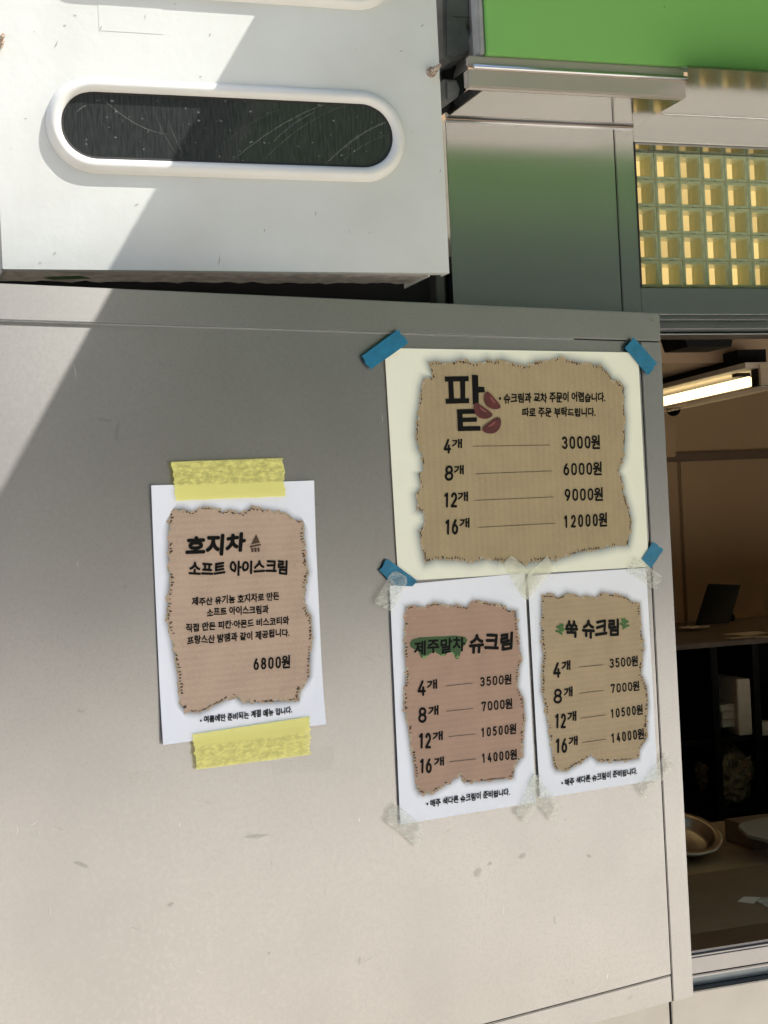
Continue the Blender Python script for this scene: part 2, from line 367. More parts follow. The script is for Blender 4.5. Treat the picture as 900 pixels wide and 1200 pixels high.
# head track of the hatch: three stepped rails
facade('head_rail', xw+.01, zh-.010, XR, zh-.001, d0=-.004, m_=M_TRACK, bev=.003)
facade('head_rail', xw+.01, zho, XR, zh-.0115, d0=-.010, m_=M_TRACK, bev=.004)
facade('head_rail', xw+.01, zho-.0045, XR, zho-.0025, d0=-.004, m_=M_EDGE, bev=.0006)
facade('gap_strip', xw+.01, zho-.003, XR, zho+.0, d0=.004, d1=.02, m_=M_BLACK)
# sill
facade('sill_track', .9, zs-.030, XR, zs-.004, d0=-.004, d1=.10, m_=M_TRACK, bev=.003)
facade('sill_rail', .9, zs-.004, XR, zs, d0=.006, d1=.02, m_=M_TRACK, bev=.001)
facade('sill_groove', .9, zsb, XR, zs-.031, d0=.018, d1=.10, m_=mat('blue_reflection_steel', (.20, .23, .25), .25, 1, var=.2, vscale=20), bev=.001)  # bluish dark reflection is put into the steel's base colour
facade('sill_rail', .9, zsb+.016, XR, zsb+.020, d0=.004, d1=.017, m_=M_TRACK, bev=.001)
xs_ = fac(785.5, 1185, YF).x
facade('lower_wall', xs_+.001, 0, XR, zsb-.001, d0=-.003, m_=M_STEEL_L)
facade('lower_wall', xl, 0, xs_-.001, zsb-.001, d0=.0, m_=M_STEEL_L)
# soffits
YS = 1.783; zg = fac(735, 75, YS).z
xe = fac(804, 115, YS+.0).x
lz = (fac(547, 101.5, YS).z + fac(804, 115.3, YS).z)/2 - .0006
boxo('soffit', (xl, YS+.012, zc), (xe, YF, zc+.016), M_SOFFIT, sf, .0008, R0)
x2 = fac(806, 90, 1.722).x
V = [(xe+.0005, YF-.0005, zcr), (XR, YF-.0005, zcr), (XR, 1.722, zcr), (x2, 1.722, zcr), (xe+.0005, YS-.006, zcr)]
V = [Vector(v)-R0 for v in V]; V += [v+Vector((0, 0, .003)) for v in V]
mesh('soffit', V, [(4, 3, 2, 1, 0), (5, 6, 7, 8, 9)]+[(i, (i+1) % 5, 5+(i+1) % 5, 5+i) for i in range(5)], M_SOFFIT, sf)
xg0 = fac(568.5, 60, YS).x

# ledge under the sign, with a rounded ridge
xk = fac(547.5, 98, YS).x
boxo('ledge', (xk, YS-.002, lz), (xe, YS+.012, zg-.019), M_LEDGE, sf, .002, R0)
bm = cyl((xk+.008, YS-.004, zg-.0165), (xe, YS-.004, zg-.0165), .0032); bm_obj('ledge_bead', bm, M_EDGE, sf, loc=-R0)
boxo('ledge', (xk+.004, YS+.001, zg-.0135), (xe, YS+.012, zg-.0005), M_LEDGE, sf, .002, R0)
boxo('fixing_clip', fac(710, 117, YF-.02), fac(717, 122, YF-.012), M_BLACK, sf, .0005, R0)
bm = cyl(fac(776, 133, YF-.001), (XR, YF-.001, zcr-.003), .0016); bm_obj('corner_bead', bm, M_EDGE, sf, loc=-R0)
bm = cyl((xl, YF-.0015, zc-.003), (xw, YF-.0015, zc-.003), .0022); bm_obj('corner_bead', bm, M_EDGE, sf, loc=-R0)
# glass block light
px_ = (fac(880, 260, YG).x - fac(771, 258, YG).x)/4
pz_ = (zbt-ztg)/5
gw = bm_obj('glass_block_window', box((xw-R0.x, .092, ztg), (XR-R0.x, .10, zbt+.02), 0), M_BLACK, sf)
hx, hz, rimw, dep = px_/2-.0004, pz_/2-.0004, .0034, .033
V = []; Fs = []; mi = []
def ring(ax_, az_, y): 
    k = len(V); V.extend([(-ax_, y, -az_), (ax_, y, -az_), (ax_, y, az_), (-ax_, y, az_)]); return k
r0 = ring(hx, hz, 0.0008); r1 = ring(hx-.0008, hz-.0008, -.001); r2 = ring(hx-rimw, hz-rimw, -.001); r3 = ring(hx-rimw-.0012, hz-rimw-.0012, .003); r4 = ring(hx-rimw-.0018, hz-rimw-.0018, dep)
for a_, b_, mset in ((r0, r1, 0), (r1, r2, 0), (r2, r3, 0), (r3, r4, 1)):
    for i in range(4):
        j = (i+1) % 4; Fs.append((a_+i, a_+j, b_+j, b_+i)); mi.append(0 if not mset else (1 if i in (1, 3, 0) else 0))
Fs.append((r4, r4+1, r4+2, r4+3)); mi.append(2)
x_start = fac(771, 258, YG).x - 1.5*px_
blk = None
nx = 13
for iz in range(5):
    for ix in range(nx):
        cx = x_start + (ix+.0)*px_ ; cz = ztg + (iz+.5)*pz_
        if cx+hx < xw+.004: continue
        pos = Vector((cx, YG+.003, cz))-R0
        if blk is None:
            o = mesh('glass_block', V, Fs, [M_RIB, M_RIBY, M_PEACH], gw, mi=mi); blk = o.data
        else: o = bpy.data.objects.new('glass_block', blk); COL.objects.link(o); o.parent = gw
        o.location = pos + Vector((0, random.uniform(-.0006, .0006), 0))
boxo('jamb_strip', (xw+.0002, YF+.001, zt+.0005), (xw+.0032, YF+.039, zlb-.0005), M_BLACK, sf, 0, R0)
boxo('glass_pane', (xw+.004, YG-.004, zt+.0005), (XR, YG-.003, zlb-.001), M_PANE, sf, 0, R0)
boxo('head_strip', (xw+.0035, YF+.004, zlb-.003), (XR, YF+.09, zlb-.0005), M_SOFFIT, sf, .0002, R0)
# silicone bead along the top of the blocks
bm = bmesh.new()
for i in range(26):
    x = fac(768, 178, YF).x + i*.0016; box((x, YG-.003, zbt-.0008+.001*math.sin(i*1.9)), (x+.003, YG+.004, zbt+.0024+.0014*math.sin(i*1.1+1)), .0006, 1, bm=bm)
bm_obj('sealant_bead', bm, M_RUBP, sf, loc=-R0)

# the green sign board above
sgn = empty('sign_board', (xg0, YS, zg), 'plain green sign board above the steel ledge of the shop front', 'sign')
G0 = Vector((xg0, YS, zg))
boxo('sheet', (xg0, YS-.006, zg), (XR, YS+.02, az-.03), M_GREEN, sgn, .0015, G0)
boxo('side_trim', (xg0-.009, YS-.003, zg+.001), (xg0-.0008, YS+.02, az-.03), M_RUBP, sgn, .002, G0)

# sealed joint between the white box and the sign
xj0 = fac(520, 60, YF-.05).x
jf = empty('joint_filler', (xj0, YF, zc), 'cracked grey sealant filling the joint between white box and green sign', 'sealant')
J0 = Vector((xj0, YF, zc))
def lumpy(name, pts, y0, y1, mtl, amp=.0015, par=None, org=None):
    V, Fs = poly_fill(pts, y0); n = len(pts)
    V += [(p[0], y1, p[1]) for p in pts]
    for i in range(n): Fs.append((i, (i+1) % n, n+(i+1) % n, n+i))
    bm = bmesh.new(); vs = [bm.verts.new(Vector(v)-org) for v in V]
    for f in Fs:
        try: bm.faces.new([vs[i] for i in f])
        except ValueError: pass
    bmesh.ops.recalc_face_normals(bm, faces=bm.faces)
    bmesh.ops.bevel(bm, geom=[e for e in bm.edges if len(e.link_faces) == 2 and e.calc_face_angle(0) > .5 and all(abs(v.co.y+org.y-y0) < 1e-5 for v in e.verts)], offset=amp, segments=2, affect='EDGES')
    return bm_obj(name, bm, mtl, par)
def fp(pts, Y): return [(fac(x, y, Y).x, fac(x, y, Y).z) for x, y in pts]
Yj = YF-.075
lumpy('filler', fp([(519, -30), (551, -30), (552, 20), (549, 30), (553, 45), (556, 58), (545, 66), (530, 70), (521, 66)], Yj), Yj, YF, M_RUB, .004, jf, J0)
lumpy('filler', fp([(553, -30), (566, -30), (566, 30), (568, 62), (560, 70), (552, 76), (556, 60), (553, 44), (557, 30), (554, 12)], Yj-.012), Yj-.012, YF, M_RUBP, .002, jf, J0)
lumpy('foam_lump', fp([(521, 92), (536, 93), (540, 103), (538, 112), (528, 119), (521, 118)], Yj), Yj, YF, M_RUB, .004, jf, J0)
boxo('crack', fac(530, 19, Yj-.0008), fac(550, 21, Yj+.001), M_BLACK, jf, 0, J0)
lumpy('dark_void', fp([(518, 60), (549, 60), (548, 104), (540, 112), (534, 121), (522, 132), (518, 132)], YF-.02), YF-.02, YF-.004, M_BLACK, .0004, jf, J0)

# wall left of the shop front, dark recess behind the box
xb0 = fac(3, 312, YB).x; xb1 = fac(526.7, 322, YB).x; zb = (fac(3, 312, YB).z + fac(526.7, 323, YB).z)/2
g = bm_obj('recess_wall', box((-3, YF+.10, 0), (xl-.012, YF+.14, 3.2)), M_UNDER); tag(g, kind='structure')
g = bm_obj('recess_shade', box((xb0-.02, YF+.02, zb-.3), (xl-.002, YF+.095, zb+.05)), M_BLACK); tag(g, kind='structure')  # black block put in for the deep shade of the recess
g = bm_obj('side_wall', box((-3, YF-.02, 0), (xb0-.022, YF+.09, 3.2)), mat('tan_render', (.42, .37, .29), .8, var=.2, vscale=20, bump=.3)); tag(g, kind='structure')
po = tag(bm_obj('dark_post', box((0, 0, 0), (fac(521, 345, YF-.004).x-fac(510.5, 345, YF-.004).x-.001, .03, zb+.04-1.3), .001), mat('dark_steel_post', (.12, .12, .115), .4, .7, var=.2),
         loc=(fac(510.5, 345, YF-.004).x, YF-.008, 1.3)), 'narrow dark steel post in the gap under the white box', 'post')

# ================================================================= WHITE BOX
wb = empty('white_box', (xb0, YB, zb), 'white painted steel box with capsule windows on the wall above the door panel', 'box')
B0 = Vector((xb0, YB, zb)); BW = xb1-xb0; BH = az-.06-zb
def capsule(cx0, cx1, cz, r, n=20):
    P = []
    for i in range(n+1): t = -math.pi/2 + math.pi*i/n; P.append((cx1+r*math.cos(t), cz+r*math.sin(t)))
    for i in range(n+1): t = math.pi/2 + math.pi*i/n; P.append((cx0+r*math.cos(t), cz+r*math.sin(t)))
    return P
def L_(x, y): v = fac(x, y, YB)-B0; return v.x, v.z
oL = L_(53, 142)[0]; oR = L_(475, 168)[0]
zt_ = (L_(120, 91)[1]+L_(420, 106)[1])/2; zbm = (L_(120, 203.5)[1]+L_(420, 214)[1])/2
RO = (zt_-zbm)/2; RI = RO-.0195; CZ = (zt_+zbm)/2; RH = RO-.010; DZ = L_(413, 13)[1]-L_(420, 214)[1]+.001
cxa, cxb = oL+RO, oR-RO
# front plate with two capsule holes, built as strips of faces round each hole
bm = bmesh.new()
def plate_with_hole(z0, z1, cz):
    hole = capsule(cxa, cxb, cz, RH)
    hv = [bm.verts.new((x, 0, z)) for x, z in hole]; n = len(hole)
    hb = [bm.verts.new((x, .022, z)) for x, z in hole]
    for i in range(n): bm.faces.new((hv[i], hv[(i+1) % n], hb[(i+1) % n], hb[i]))
    # outer loop matched by direction from the centre line
    out = []
    for x, z in hole:
        c = min(max(x, cxa), cxb); dx, dz_ = x-c, z-cz
        if abs(dz_) < 1e-9: dz_ = 1e-9
        t = []
        if dx > 1e-9: t.append((BW-c)/dx)
        if dx < -1e-9: t.append((0-c)/dx)
        t.append(((z1 if dz_ > 0 else z0)-cz)/dz_)
        k = min(q for q in t if q > 0); out.append([c+dx*k, cz+dz_*k])
    ov = [bm.verts.new((x, 0, z)) for x, z in out]
    corners = [(0, z0), (BW, z0), (BW, z1), (0, z1)]
    for i in range(n):
        j = (i+1) % n; a, b = out[i], out[j]
        extra = None
        if abs(a[0]-b[0]) > 1e-6 and abs(a[1]-b[1]) > 1e-6:
            extra = min(corners, key=lambda c: abs(c[0]-a[0])+abs(c[1]-a[1])+abs(c[0]-b[0])+abs(c[1]-b[1]))
        f = [hv[j], hv[i], ov[i]] + ([bm.verts.new((extra[0], 0, extra[1]))] if extra else []) + [ov[j]]
        bm.faces.new(f)
zmid = CZ+DZ/2
plate_with_hole(0, zmid, CZ); plate_with_hole(zmid, zmid+DZ, CZ+DZ)
bmesh.ops.remove_doubles(bm, verts=bm.verts, dist=1e-5)
v = [bm.verts.new(p) for p in ((0, 0, zmid+DZ), (BW, 0, zmid+DZ), (BW, 0, BH), (0, 0, BH))]
if BH > zmid+DZ+.01: bm.faces.new(v)
bmesh.ops.recalc_face_normals(bm, faces=bm.faces)
if sum(f.normal.y*f.calc_area() for f in bm.faces) > 0: bmesh.ops.reverse_faces(bm, faces=bm.faces)
bm_obj('front_plate', bm, M_WHITE, wb)
uw = fac(508, 323, YB).x - B0.x
bm = bmesh.new()
for a_, b_ in (((0, .0005, 0), (.002, .1, BH)), ((BW-.002, .0005, 0), (BW, .026, BH)), ((BW-.019, .026, .0), (BW-.017, .12, BH)), ((0, .0005, BH-.002), (BW-.019, .12, BH)), ((0, .0005, .0002), (BW-.0025, .016, .0022))):
    box(a_, b_, 0, bm=bm)
bm_obj('casing', bm, M_WHITE, wb)
# rough underside, its back edge broken
bm = bmesh.new(); n = 60; rows = 8; gv = []
for j in range(rows+1):
    row = []
    for i in range(n+1):
        x = .002+(BW-.021)*i/n; y = .016+.086*j/rows
        zz = .0032+.0022*noise.noise(Vector((x*60, y*60, 3)))
        if j == rows: y += .003*noise.noise(Vector((x*22, 1.3, 0)))
        row.append(bm.verts.new((x, y, zz)))
    gv.append(row)
for j in range(rows):
    for i in range(n): bm.faces.new((gv[j][i], gv[j+1][i], gv[j+1][i+1], gv[j][i+1]))
bm_obj('underside', bm, M_UNDER, wb, smooth=True)
# window trims: half-round rubber profile swept round the capsule
def trim(name, cz, par):
    prof = []
    for i in range(11):
        t = math.pi*i/10; prof.append((RO-.00975-.00975*math.cos(t)*-1, -.0105*math.sin(t)**.8))
    prof = [(RI, .010)] + [(RI+.0195*i/10, -.0085*max(0, math.sin(math.pi*i/10))**.7) for i in range(11)]
    bm = bmesh.new(); rings = []
    for r, y in prof: rings.append([bm.verts.new((x, y-.0002, z)) for x, z in capsule(cxa, cxb, cz, r)])
    m_ = len(rings[0])
    for k in range(len(rings)-1):
        for i in range(m_): bm.faces.new((rings[k][i], rings[k][(i+1) % m_], rings[k+1][(i+1) % m_], rings[k+1][i]))
    for v in bm.verts: v.co += noise.noise_vector(v.co*55)*.0006+noise.noise_vector(v.co*14)*.0007
    bmesh.ops.recalc_face_normals(bm, faces=bm.faces)
    return bm_obj(name, bm, M_TRIM, par, smooth=True)
for cz in (CZ, CZ+DZ):
    P = capsule(cxa, cxb, cz, RI+.006); V, Fs = poly_fill(P, -.0015)
    gp = mesh('window', V, Fs, M_GLASS, wb)
    trim('window_trim', cz, gp)
    PANE0 = gp if cz == CZ else PANE0
    # dark gasket between glass and trim
    a, b = capsule(cxa, cxb, cz, RI+.0015), capsule(cxa, cxb, cz, RI-.0012)
    n = len(a); mesh('gasket', [(x, -.0034, z) for x, z in a]+[(x, -.0018, z) for x, z in b], [(i, (i+1) % n, n+(i+1) % n, n+i) for i in range(n)], M_BLACK, gp)
# wiped smears on the lower pane
M_SMEAR = clear_mat('wiped_smear', (.75, .78, .70), .075, .5, bare=True)
for (xa, ya, xb, yb, sag, wd) in ((270, 190, 395, 118, 9, 1.6), (300, 196, 405, 124, 10, .7), (318, 168, 372, 130, 4, 1.3), (378, 196, 462, 140, 8, 2.2), (392, 198, 455, 158, 6, .8), (120, 116, 196, 158, -8, 1.2), (180, 130, 214, 186, -9, .6), (196, 138, 222, 188, -8, .7), (90, 132, 100, 124, 1, 1.6), (405, 172, 412, 175, -1, 1), (250, 180, 330, 128, 7, .5)):
    V = []; K = 14
    for k in range(K+1):
        t = k/K; x = xa+(xb-xa)*t; y = ya+(yb-ya)*t-sag*4*t*(1-t); nx_, ny_ = -(yb-ya), xb-xa; l = math.hypot(nx_, ny_); ww = wd*math.sin(math.pi*(t*.9+.05))**.5/2
        for sg_ in (-1, 1):
            lx, lz_ = L_(x+nx_/l*ww*sg_, y+ny_/l*ww*sg_); V.append((lx, -.0020, lz_))
    mesh('smear', V, [(2*k, 2*k+1, 2*k+3, 2*k+2) for k in range(K)], M_SMEAR, PANE0)
# bolts
def bolt(px, py, r):
    x, z = L_(px, py); bm = cyl((x, -.002, z), (x, .001, z), r*1.6, 12)
    cyl((x, -.0005, z), (x+.004, -.022, z+.003), r*.75, 10, r*.6, bm=bm); cyl((x+.001, -.004, z), (x+.0025, -.010, z+.001), r*1.1, 6, bm=bm)
    bm_obj('bolt', bm, M_RUST, wb)
bolt(505, 85, .0042); bolt(-2, 51, .004)
x0, z0 = L_(116, 35); x1, z1 = L_(192, 38); 
boxo('patch_plate', (x0, -.0003, z0-.001), (x1, .0004, z0+.10), M_WHITE, wb, .0002)
# dents and chips of paint
bm = bmesh.new()
for px, py, l, a in ((66, 52, 10, 1.2), (76, 30, 4, .3), (246, 41, 5, 1), (235, 90, 4, .4), (30, 139, 4, 0), (88, 18, 4, 0), (64, 297, 4, .8), (170, 20, 7, 1.5), (118, 33, 7, 1.2), (515, 90, 9, 1.5), (433, 273, 3, 0), (370, 250, 8, 1.5), (257, 305, 14, 1.5), (516, 200, 5, 1.3), (160, 240, 6, .5), (310, 270, 5, 1.3), (470, 60, 5, .2), (495, 30, 6, .8)):
    x, z = L_(px, py); l *= .0011*.5
    c, s_ = math.cos(a)*l, math.sin(a)*l; w_ = .0006
    q = [(x-c-s_*.2, z-s_), (x+w_, z-w_), (x+c, z+s_), (x-w_, z+w_)]
    bm.faces.new([bm.verts.new((a_, -.00035, b_)) for a_, b_ in q])
bm_obj('paint_chips', bm, mat('chipped_primer', (.38, .37, .33), .8, var=.3, vscale=300), wb)
# green scrap caught under the box
x, z = fac(82, 327, YB+.03).x, zb-.004
V = [(-.024, -.004, 0), (.012, -.006, .001), (.024, -.003, -.001), (.012, .006, .001), (-.018, .008, -.001), (-.030, .003, 0)]
tag(mesh('leaf_scrap', V+[(a, b, c-.0008) for a, b, c in V], [(0, 1, 2, 3, 4, 5), (11, 10, 9, 8, 7, 6)]+[(i, (i+1) % 6, 6+(i+1) % 6, 6+i) for i in range(6)],
         mat('dull_green_scrap', (.06, .12, .035), .6, var=.3, vscale=90), loc=(x, YB+.03, z)), 'torn dull green scrap stuck under the white box', 'scrap')

# ================================================================= DOOR PANEL
TL = pan(0, 331.7); TR = pan(773.4, 366); BR = pan(813, 1167.5); BB = pan(706, 1198)
s1 = (TR[0]+BR[0])/2; t1 = (pan(300, 346.7)[1]+TR[1])/2; t0 = (BR[1]+BB[1])/2; s0 = pan(0, 700)[0]-.35
ss = (pan(750.5, 398.5)[0]+pan(787, 1143)[0])/2      # seam lines
tt = (pan(300, 386.6)[1]+pan(750, 398.7)[1])/2; tb = (pan(787, 1142)[1]+pan(600, 1192.5)[1])/2
DPL = PO + PDIR*s1
dp = empty('door_panel', (DPL.x, DPL.y, t0), 'large satin aluminium door panel standing open with paper menus taped on it', 'door panel', rz=PA)
def pb(name, a, b, mtl, bev=.0012, w0=0, w1=.028, par=dp):
    return bm_obj(name, box((a[0]-s1, w0, a[1]-t0), (b[0]-s1, w1, b[1]-t0), bev), mtl, par)
GAP = .0009
pb('top_rail', (s0, tt+GAP), (s1, t1), M_PANEL)
pb('stile', (ss+GAP, t0), (s1, tt-GAP), M_PANEL)
pb('bottom_rail', (s0, t0+.001), (ss-GAP, tb-GAP), M_PANEL, w0=.0006)
# the centre sheet is very slightly oil-canned, as thin sheet is
bm = bmesh.new(); nx_, nz_ = 40, 44; A, B_ = (s0, tb+GAP), (ss-GAP, tt-GAP); gv = []
for j in range(nz_+1):
    row = []
    for i in range(nx_+1):
        u, v_ = i/nx_, j/nz_; s = A[0]+(B_[0]-A[0])*u; t = A[1]+(B_[1]-A[1])*v_
        e_ = min(1, 12*min(u, 1-u))*min(1, 12*min(v_, 1-v_))
        row.append(bm.verts.new((s-s1, .0012-.0011*e_*(.5+.5*noise.noise(Vector((s*2.1, t*2.1, .7)))), t-t0)))
    gv.append(row)
for j in range(nz_):
    for i in range(nx_): bm.faces.new((gv[j][i], gv[j][i+1], gv[j+1][i+1], gv[j+1][i]))
bm_obj('centre_sheet', bm, M_PANEL, dp, smooth=True)
pb('backing', (s0+.001, t0+.004), (s1-.002, t1-.003), M_BLACK, 0, .0035, .026)
pb('seam_bead', (s0, tt-.0007), (ss-.12, tt+.0009), M_EDGE, .0004, -.0010, .002)
for px, py in ((764, 375.5),):
    s, t = pan(px, py); bm_obj('screw', cyl((s-s1, -.0012, t-t0), (s-s1, .001, t-t0), .0016, 10), M_TRACK, dp)

M_RES = clear_mat('tape_residue', (.86, .84, .72), .10, .6, bare=True)
M_SCR = clear_mat('scratch_dark', (.18, .17, .15), .30, .6, bare=True); M_SCR2 = clear_mat('scratch_pale', (.9, .88, .82), .35, .5, bare=True); M_SMU = clear_mat('grease_smudge', (.20, .19, .17), .17, .7, bare=True)
def mark(name, pts, mtl, k):
    q = [pan(*p) for p in pts]; V, Fs = poly_fill([(a-s1, b-t0) for a, b in q], -.00035-.00002*k); return mesh(name, V, Fs, mtl, dp)
mark('tape_residue', [(349, 882), (392, 874), (393, 902), (351, 908)], M_RES, 0); mark('tape_residue', [(318, 893), (347, 889), (348, 905), (320, 909)], M_RES, 1)
mark('tape_residue', [(150, 905), (176, 903), (177, 918), (152, 921)], M_RES, 2)
rs = random.Random(9)
for k in range(34):
    x, y = rs.uniform(15, 740), rs.choice((rs.uniform(400, 1150), rs.uniform(880, 1160))); l = rs.uniform(5, 26); a = rs.choice((1.57, 1.45, 1.7, .3, 2.6, rs.uniform(0, 3)))
    cx_, cy_ = math.cos(a)*l/2, math.sin(a)*l/2; wx, wy = -math.sin(a)*.35, math.cos(a)*.35; bx, by = rs.uniform(-2, 2), rs.uniform(-2, 2)
    mark('scratch', [(x-cx_, y-cy_), (x+bx-wx, y+by-wy), (x+cx_, y+cy_), (x+bx+wx, y+by+wy)], (M_SCR, M_SCR2)[k % 2], 3+k % 5)
for k, (x, y, a, b, an) in enumerate(((137, 505, 2.2, 13, .15), (122, 492, 9, 2.4, .2), (560, 1022, 4, 7, .5), (574, 1012, 2.5, 3, 0), (612, 1003, 3, 5, .9), (421, 1126, 1.5, 5, .1), (690, 1003, 3, 2, 0), (650, 1078, 1.6, 5, -.1), (95, 1013, 9, 3, .4), (200, 1060, 5, 2.5, -.3), (671, 1151, 1.2, 1.2, 0), (738, 1169, 4, 1.6, -.7), (300, 980, 14, 2.5, -.1))):
    P_ = [(x+math.cos(t)*a*rs.uniform(.7, 1.2)*math.cos(an)-math.sin(t)*b*math.sin(an), y+math.cos(t)*a*math.sin(an)+math.sin(t)*b*rs.uniform(.7, 1.2)*math.cos(an)) for t in [2*math.pi*i/9 for i in range(9)]]
    mark('smudge', P_, M_SMU, 9+k)

# ================================================================= PAPER MENUS
def paper_frame(cs, ct, label, cat='poster', name='menu_poster', group='menu sheets taped to the door panel'):
    P = PO + PDIR*cs
    o = empty(name, (P.x, P.y, ct), label, cat, rz=PA, group=group); return o, (cs, ct)
def sheet(corners, mtl, root, org, w=-.0012, curl=.0006, seed=0, lift=0.0):
    c = [pan(*p) for p in corners]      # TL TR BR BL
    bm = bmesh.new(); nx_, nz_ = 24, 30; F_, B2 = [], []
    for j in range(nz_+1):
        rf, rb = [], []
        for i in range(nx_+1):
            u, v_ = i/nx_, j/nz_
            s = (c[0][0]*(1-u)+c[1][0]*u)*(1-v_)+(c[3][0]*(1-u)+c[2][0]*u)*v_
            t = (c[0][1]*(1-u)+c[1][1]*u)*(1-v_)+(c[3][1]*(1-u)+c[2][1]*u)*v_
            e_ = max(abs(u-.5), abs(v_-.5))*2
            ww = w - curl*max(0, e_-.90)*8*(.5+.5*noise.noise(Vector((u*4, v_*4, seed))))
            ww -= lift*max(0, abs(u-.5)+abs(v_-.5)-.72)**1.5*8*(.5+.5*u+.6*v_)
            rf.append(bm.verts.new((s-org[0], ww, t-org[1]))); rb.append(bm.verts.new((s-org[0], ww+.0003, t-org[1])))
        F_.append(rf); B2.append(rb)
    for j in range(nz_):
        for i in range(nx_):
            f = bm.faces.new((F_[j][i], F_[j+1][i], F_[j+1][i+1], F_[j][i+1])); f.smooth = True
            bm.faces.new((B2[j][i], B2[j][i+1], B2[j+1][i+1], B2[j+1][i]))
    bm_obj('sheet', bm, mtl, root)
def densify(pts, step):
    out = []
    n = len(pts)
    for i in range(n):
        a, b = Vector(pts[i]), Vector(pts[(i+1) % n]); k = max(1, int((b-a).length/step))
        for j in range(k): out.append(a+(b-a)*(j/k))
    return out
def card_print(outline, mtl, halo_m, root, org, w, seed, hw=.0095, vert=False, quad=None):
    rnd = random.Random(seed)
    P = densify(outline, .0017); n = len(P); cen = sum(P, Vector((0, 0)))/n
    area = sum(P[i].x*P[(i+1) % n].y-P[(i+1) % n].x*P[i].y for i in range(n))
    sg = 1 if area > 0 else -1
    def nrm(Q, i, k=4):
        t = (Q[(i+k) % len(Q)]-Q[i-k]); v = Vector((t.y, -t.x))*sg; return v.normalized() if v.length > 0 else v
    J = [p + nrm(P, i)*(.0040*noise.noise(Vector((p.x*150, p.y*150, seed)))+.0022*noise.noise(Vector((p.x*420, p.y*420, seed)))+.0006*rnd.uniform(-1, 1)) for i, p in enumerate(P)]
    loc = [(p.x-org[0], p.y-org[1]) for p in J]
    V, Fs = poly_fill(loc, w); cp = mesh('cardboard_print', V, Fs, mtl, root)
    # printed halo: three rings that fade outward
    V, Fs, fade = [], [], []; K = 4
    for k in range(K+1):
        d = -.002 + (hw+.002)*k/K
        for i, p in enumerate(P):
            q = p + nrm(P, i, 8)*d
            if quad: q = on_sheet(q, quad)
            V.append((q.x-org[0], w+.00012, q.y-org[1])); fade.append((1-k/K)**1.7)
    for k in range(K):
        for i in range(n): a, b = k*n+i, k*n+(i+1) % n; Fs.append((a, b, b+n, a+n) if sg < 0 else (a, a+n, b+n, b))
    h = mesh('printed_halo', V, Fs, halo_m, root); at = h.data.attributes.new('fade', 'FLOAT', 'POINT'); at.data.foreach_set('value', fade)
    # torn lips and flute holes, drawn along the rim
    V, Fs = [], []; i = 0
    while i < n-3:
        L = rnd.randint(2, 6)
        if rnd.random() < .62:
            base = len(V)
            out_ = rnd.uniform(.0002, .0016)
            for k in range(L+1):
                p = J[(i+k) % n]; nn = nrm(P, (i+k) % n); wd = .0010+.0034*rnd.random()*math.sin(math.pi*(k+.3)/(L+.6))
                V += [(p.x-org[0]+nn.x*out_, w-.00025, p.y-org[1]+nn.y*out_), (p.x-nn.x*wd-org[0], w-.0001, p.y-nn.y*wd-org[1])]
            for k in range(L): a = base+2*k; Fs.append((a, a+1, a+3, a+2) if sg > 0 else (a, a+2, a+3, a+1))
        i += L
    mesh('torn_rim', V, Fs, M_LIP, cp)['kind'] = 'stuff'
    V, Fs = [], []; i = 2
    while i < n-2:                       # open flutes: dark slots pointing inward from the torn rim
        p = P[i]; nn = nrm(P, i); tg = Vector((-nn.y, nn.x)); side = abs(nn.x) > .7
        lg = rnd.uniform(.0018, .0042) if side != vert else rnd.uniform(.0006, .0022); wd = rnd.uniform(.0007, .0013)*(1 if side != vert else 1.9)
        sk = rnd.uniform(-.5, .5); c = p-nn*(rnd.uniform(.0004, .0016)+lg/2); base = len(V)
        for (u_, v_) in ((-.9, -1), (.2, -1.1), (1, -.5), (.8, .9), (-.3, 1.1), (-1, .4)):
            u_ *= rnd.uniform(.6, 1.25); v_ *= rnd.uniform(.6, 1.25); q = c+tg*(u_*wd+v_*sk*lg*.3)+nn*v_*lg*.5
            V.append((q.x-org[0], w-.00035, q.y-org[1]))
        Fs.append(tuple(range(base, base+6))[::sg]); i += rnd.choice((1, 2, 2, 2, 3)) if rnd.random() < .86 else rnd.choice((6, 10, 14))
    mesh('flute_hole', V, Fs, M_NOTCH, cp)['kind'] = 'stuff'
    # creases: pale and dark strokes, part of the printed picture
    V, Fs = [], []
    for q in range(9):
        k = rnd.randrange(n); p = P[k]-nrm(P, k)*rnd.uniform(.006, .018); a = rnd.uniform(0, 3.1); l = rnd.uniform(.003, .009)
        dx, dy = math.cos(a)*l, math.sin(a)*l; base = len(V)
        for (x, y) in ((p.x-dx, p.y-dy), (p.x+dy*.12, p.y-dx*.12), (p.x+dx, p.y+dy), (p.x-dy*.05, p.y+dx*.05)): V.append((x-org[0], w-.0001, y-org[1]))
        Fs.append((base, base+1, base+2, base+3))
    mesh('printed_crease', V, Fs, M_LIP, cp)['kind'] = 'stuff'
    return cp
def on_sheet(q, C_):
    a, b, c, d = [Vector(pan(*z)) for z in C_]; ux, uy = b-a, d-a; r = q-a; det = ux.x*uy.y-ux.y*uy.x
    u, v = (r.x*uy.y-r.y*uy.x)/det, (ux.x*r.y-ux.y*r.x)/det
    return a+ux*min(.992, max(.008, u))+uy*min(.992, max(.008, v))
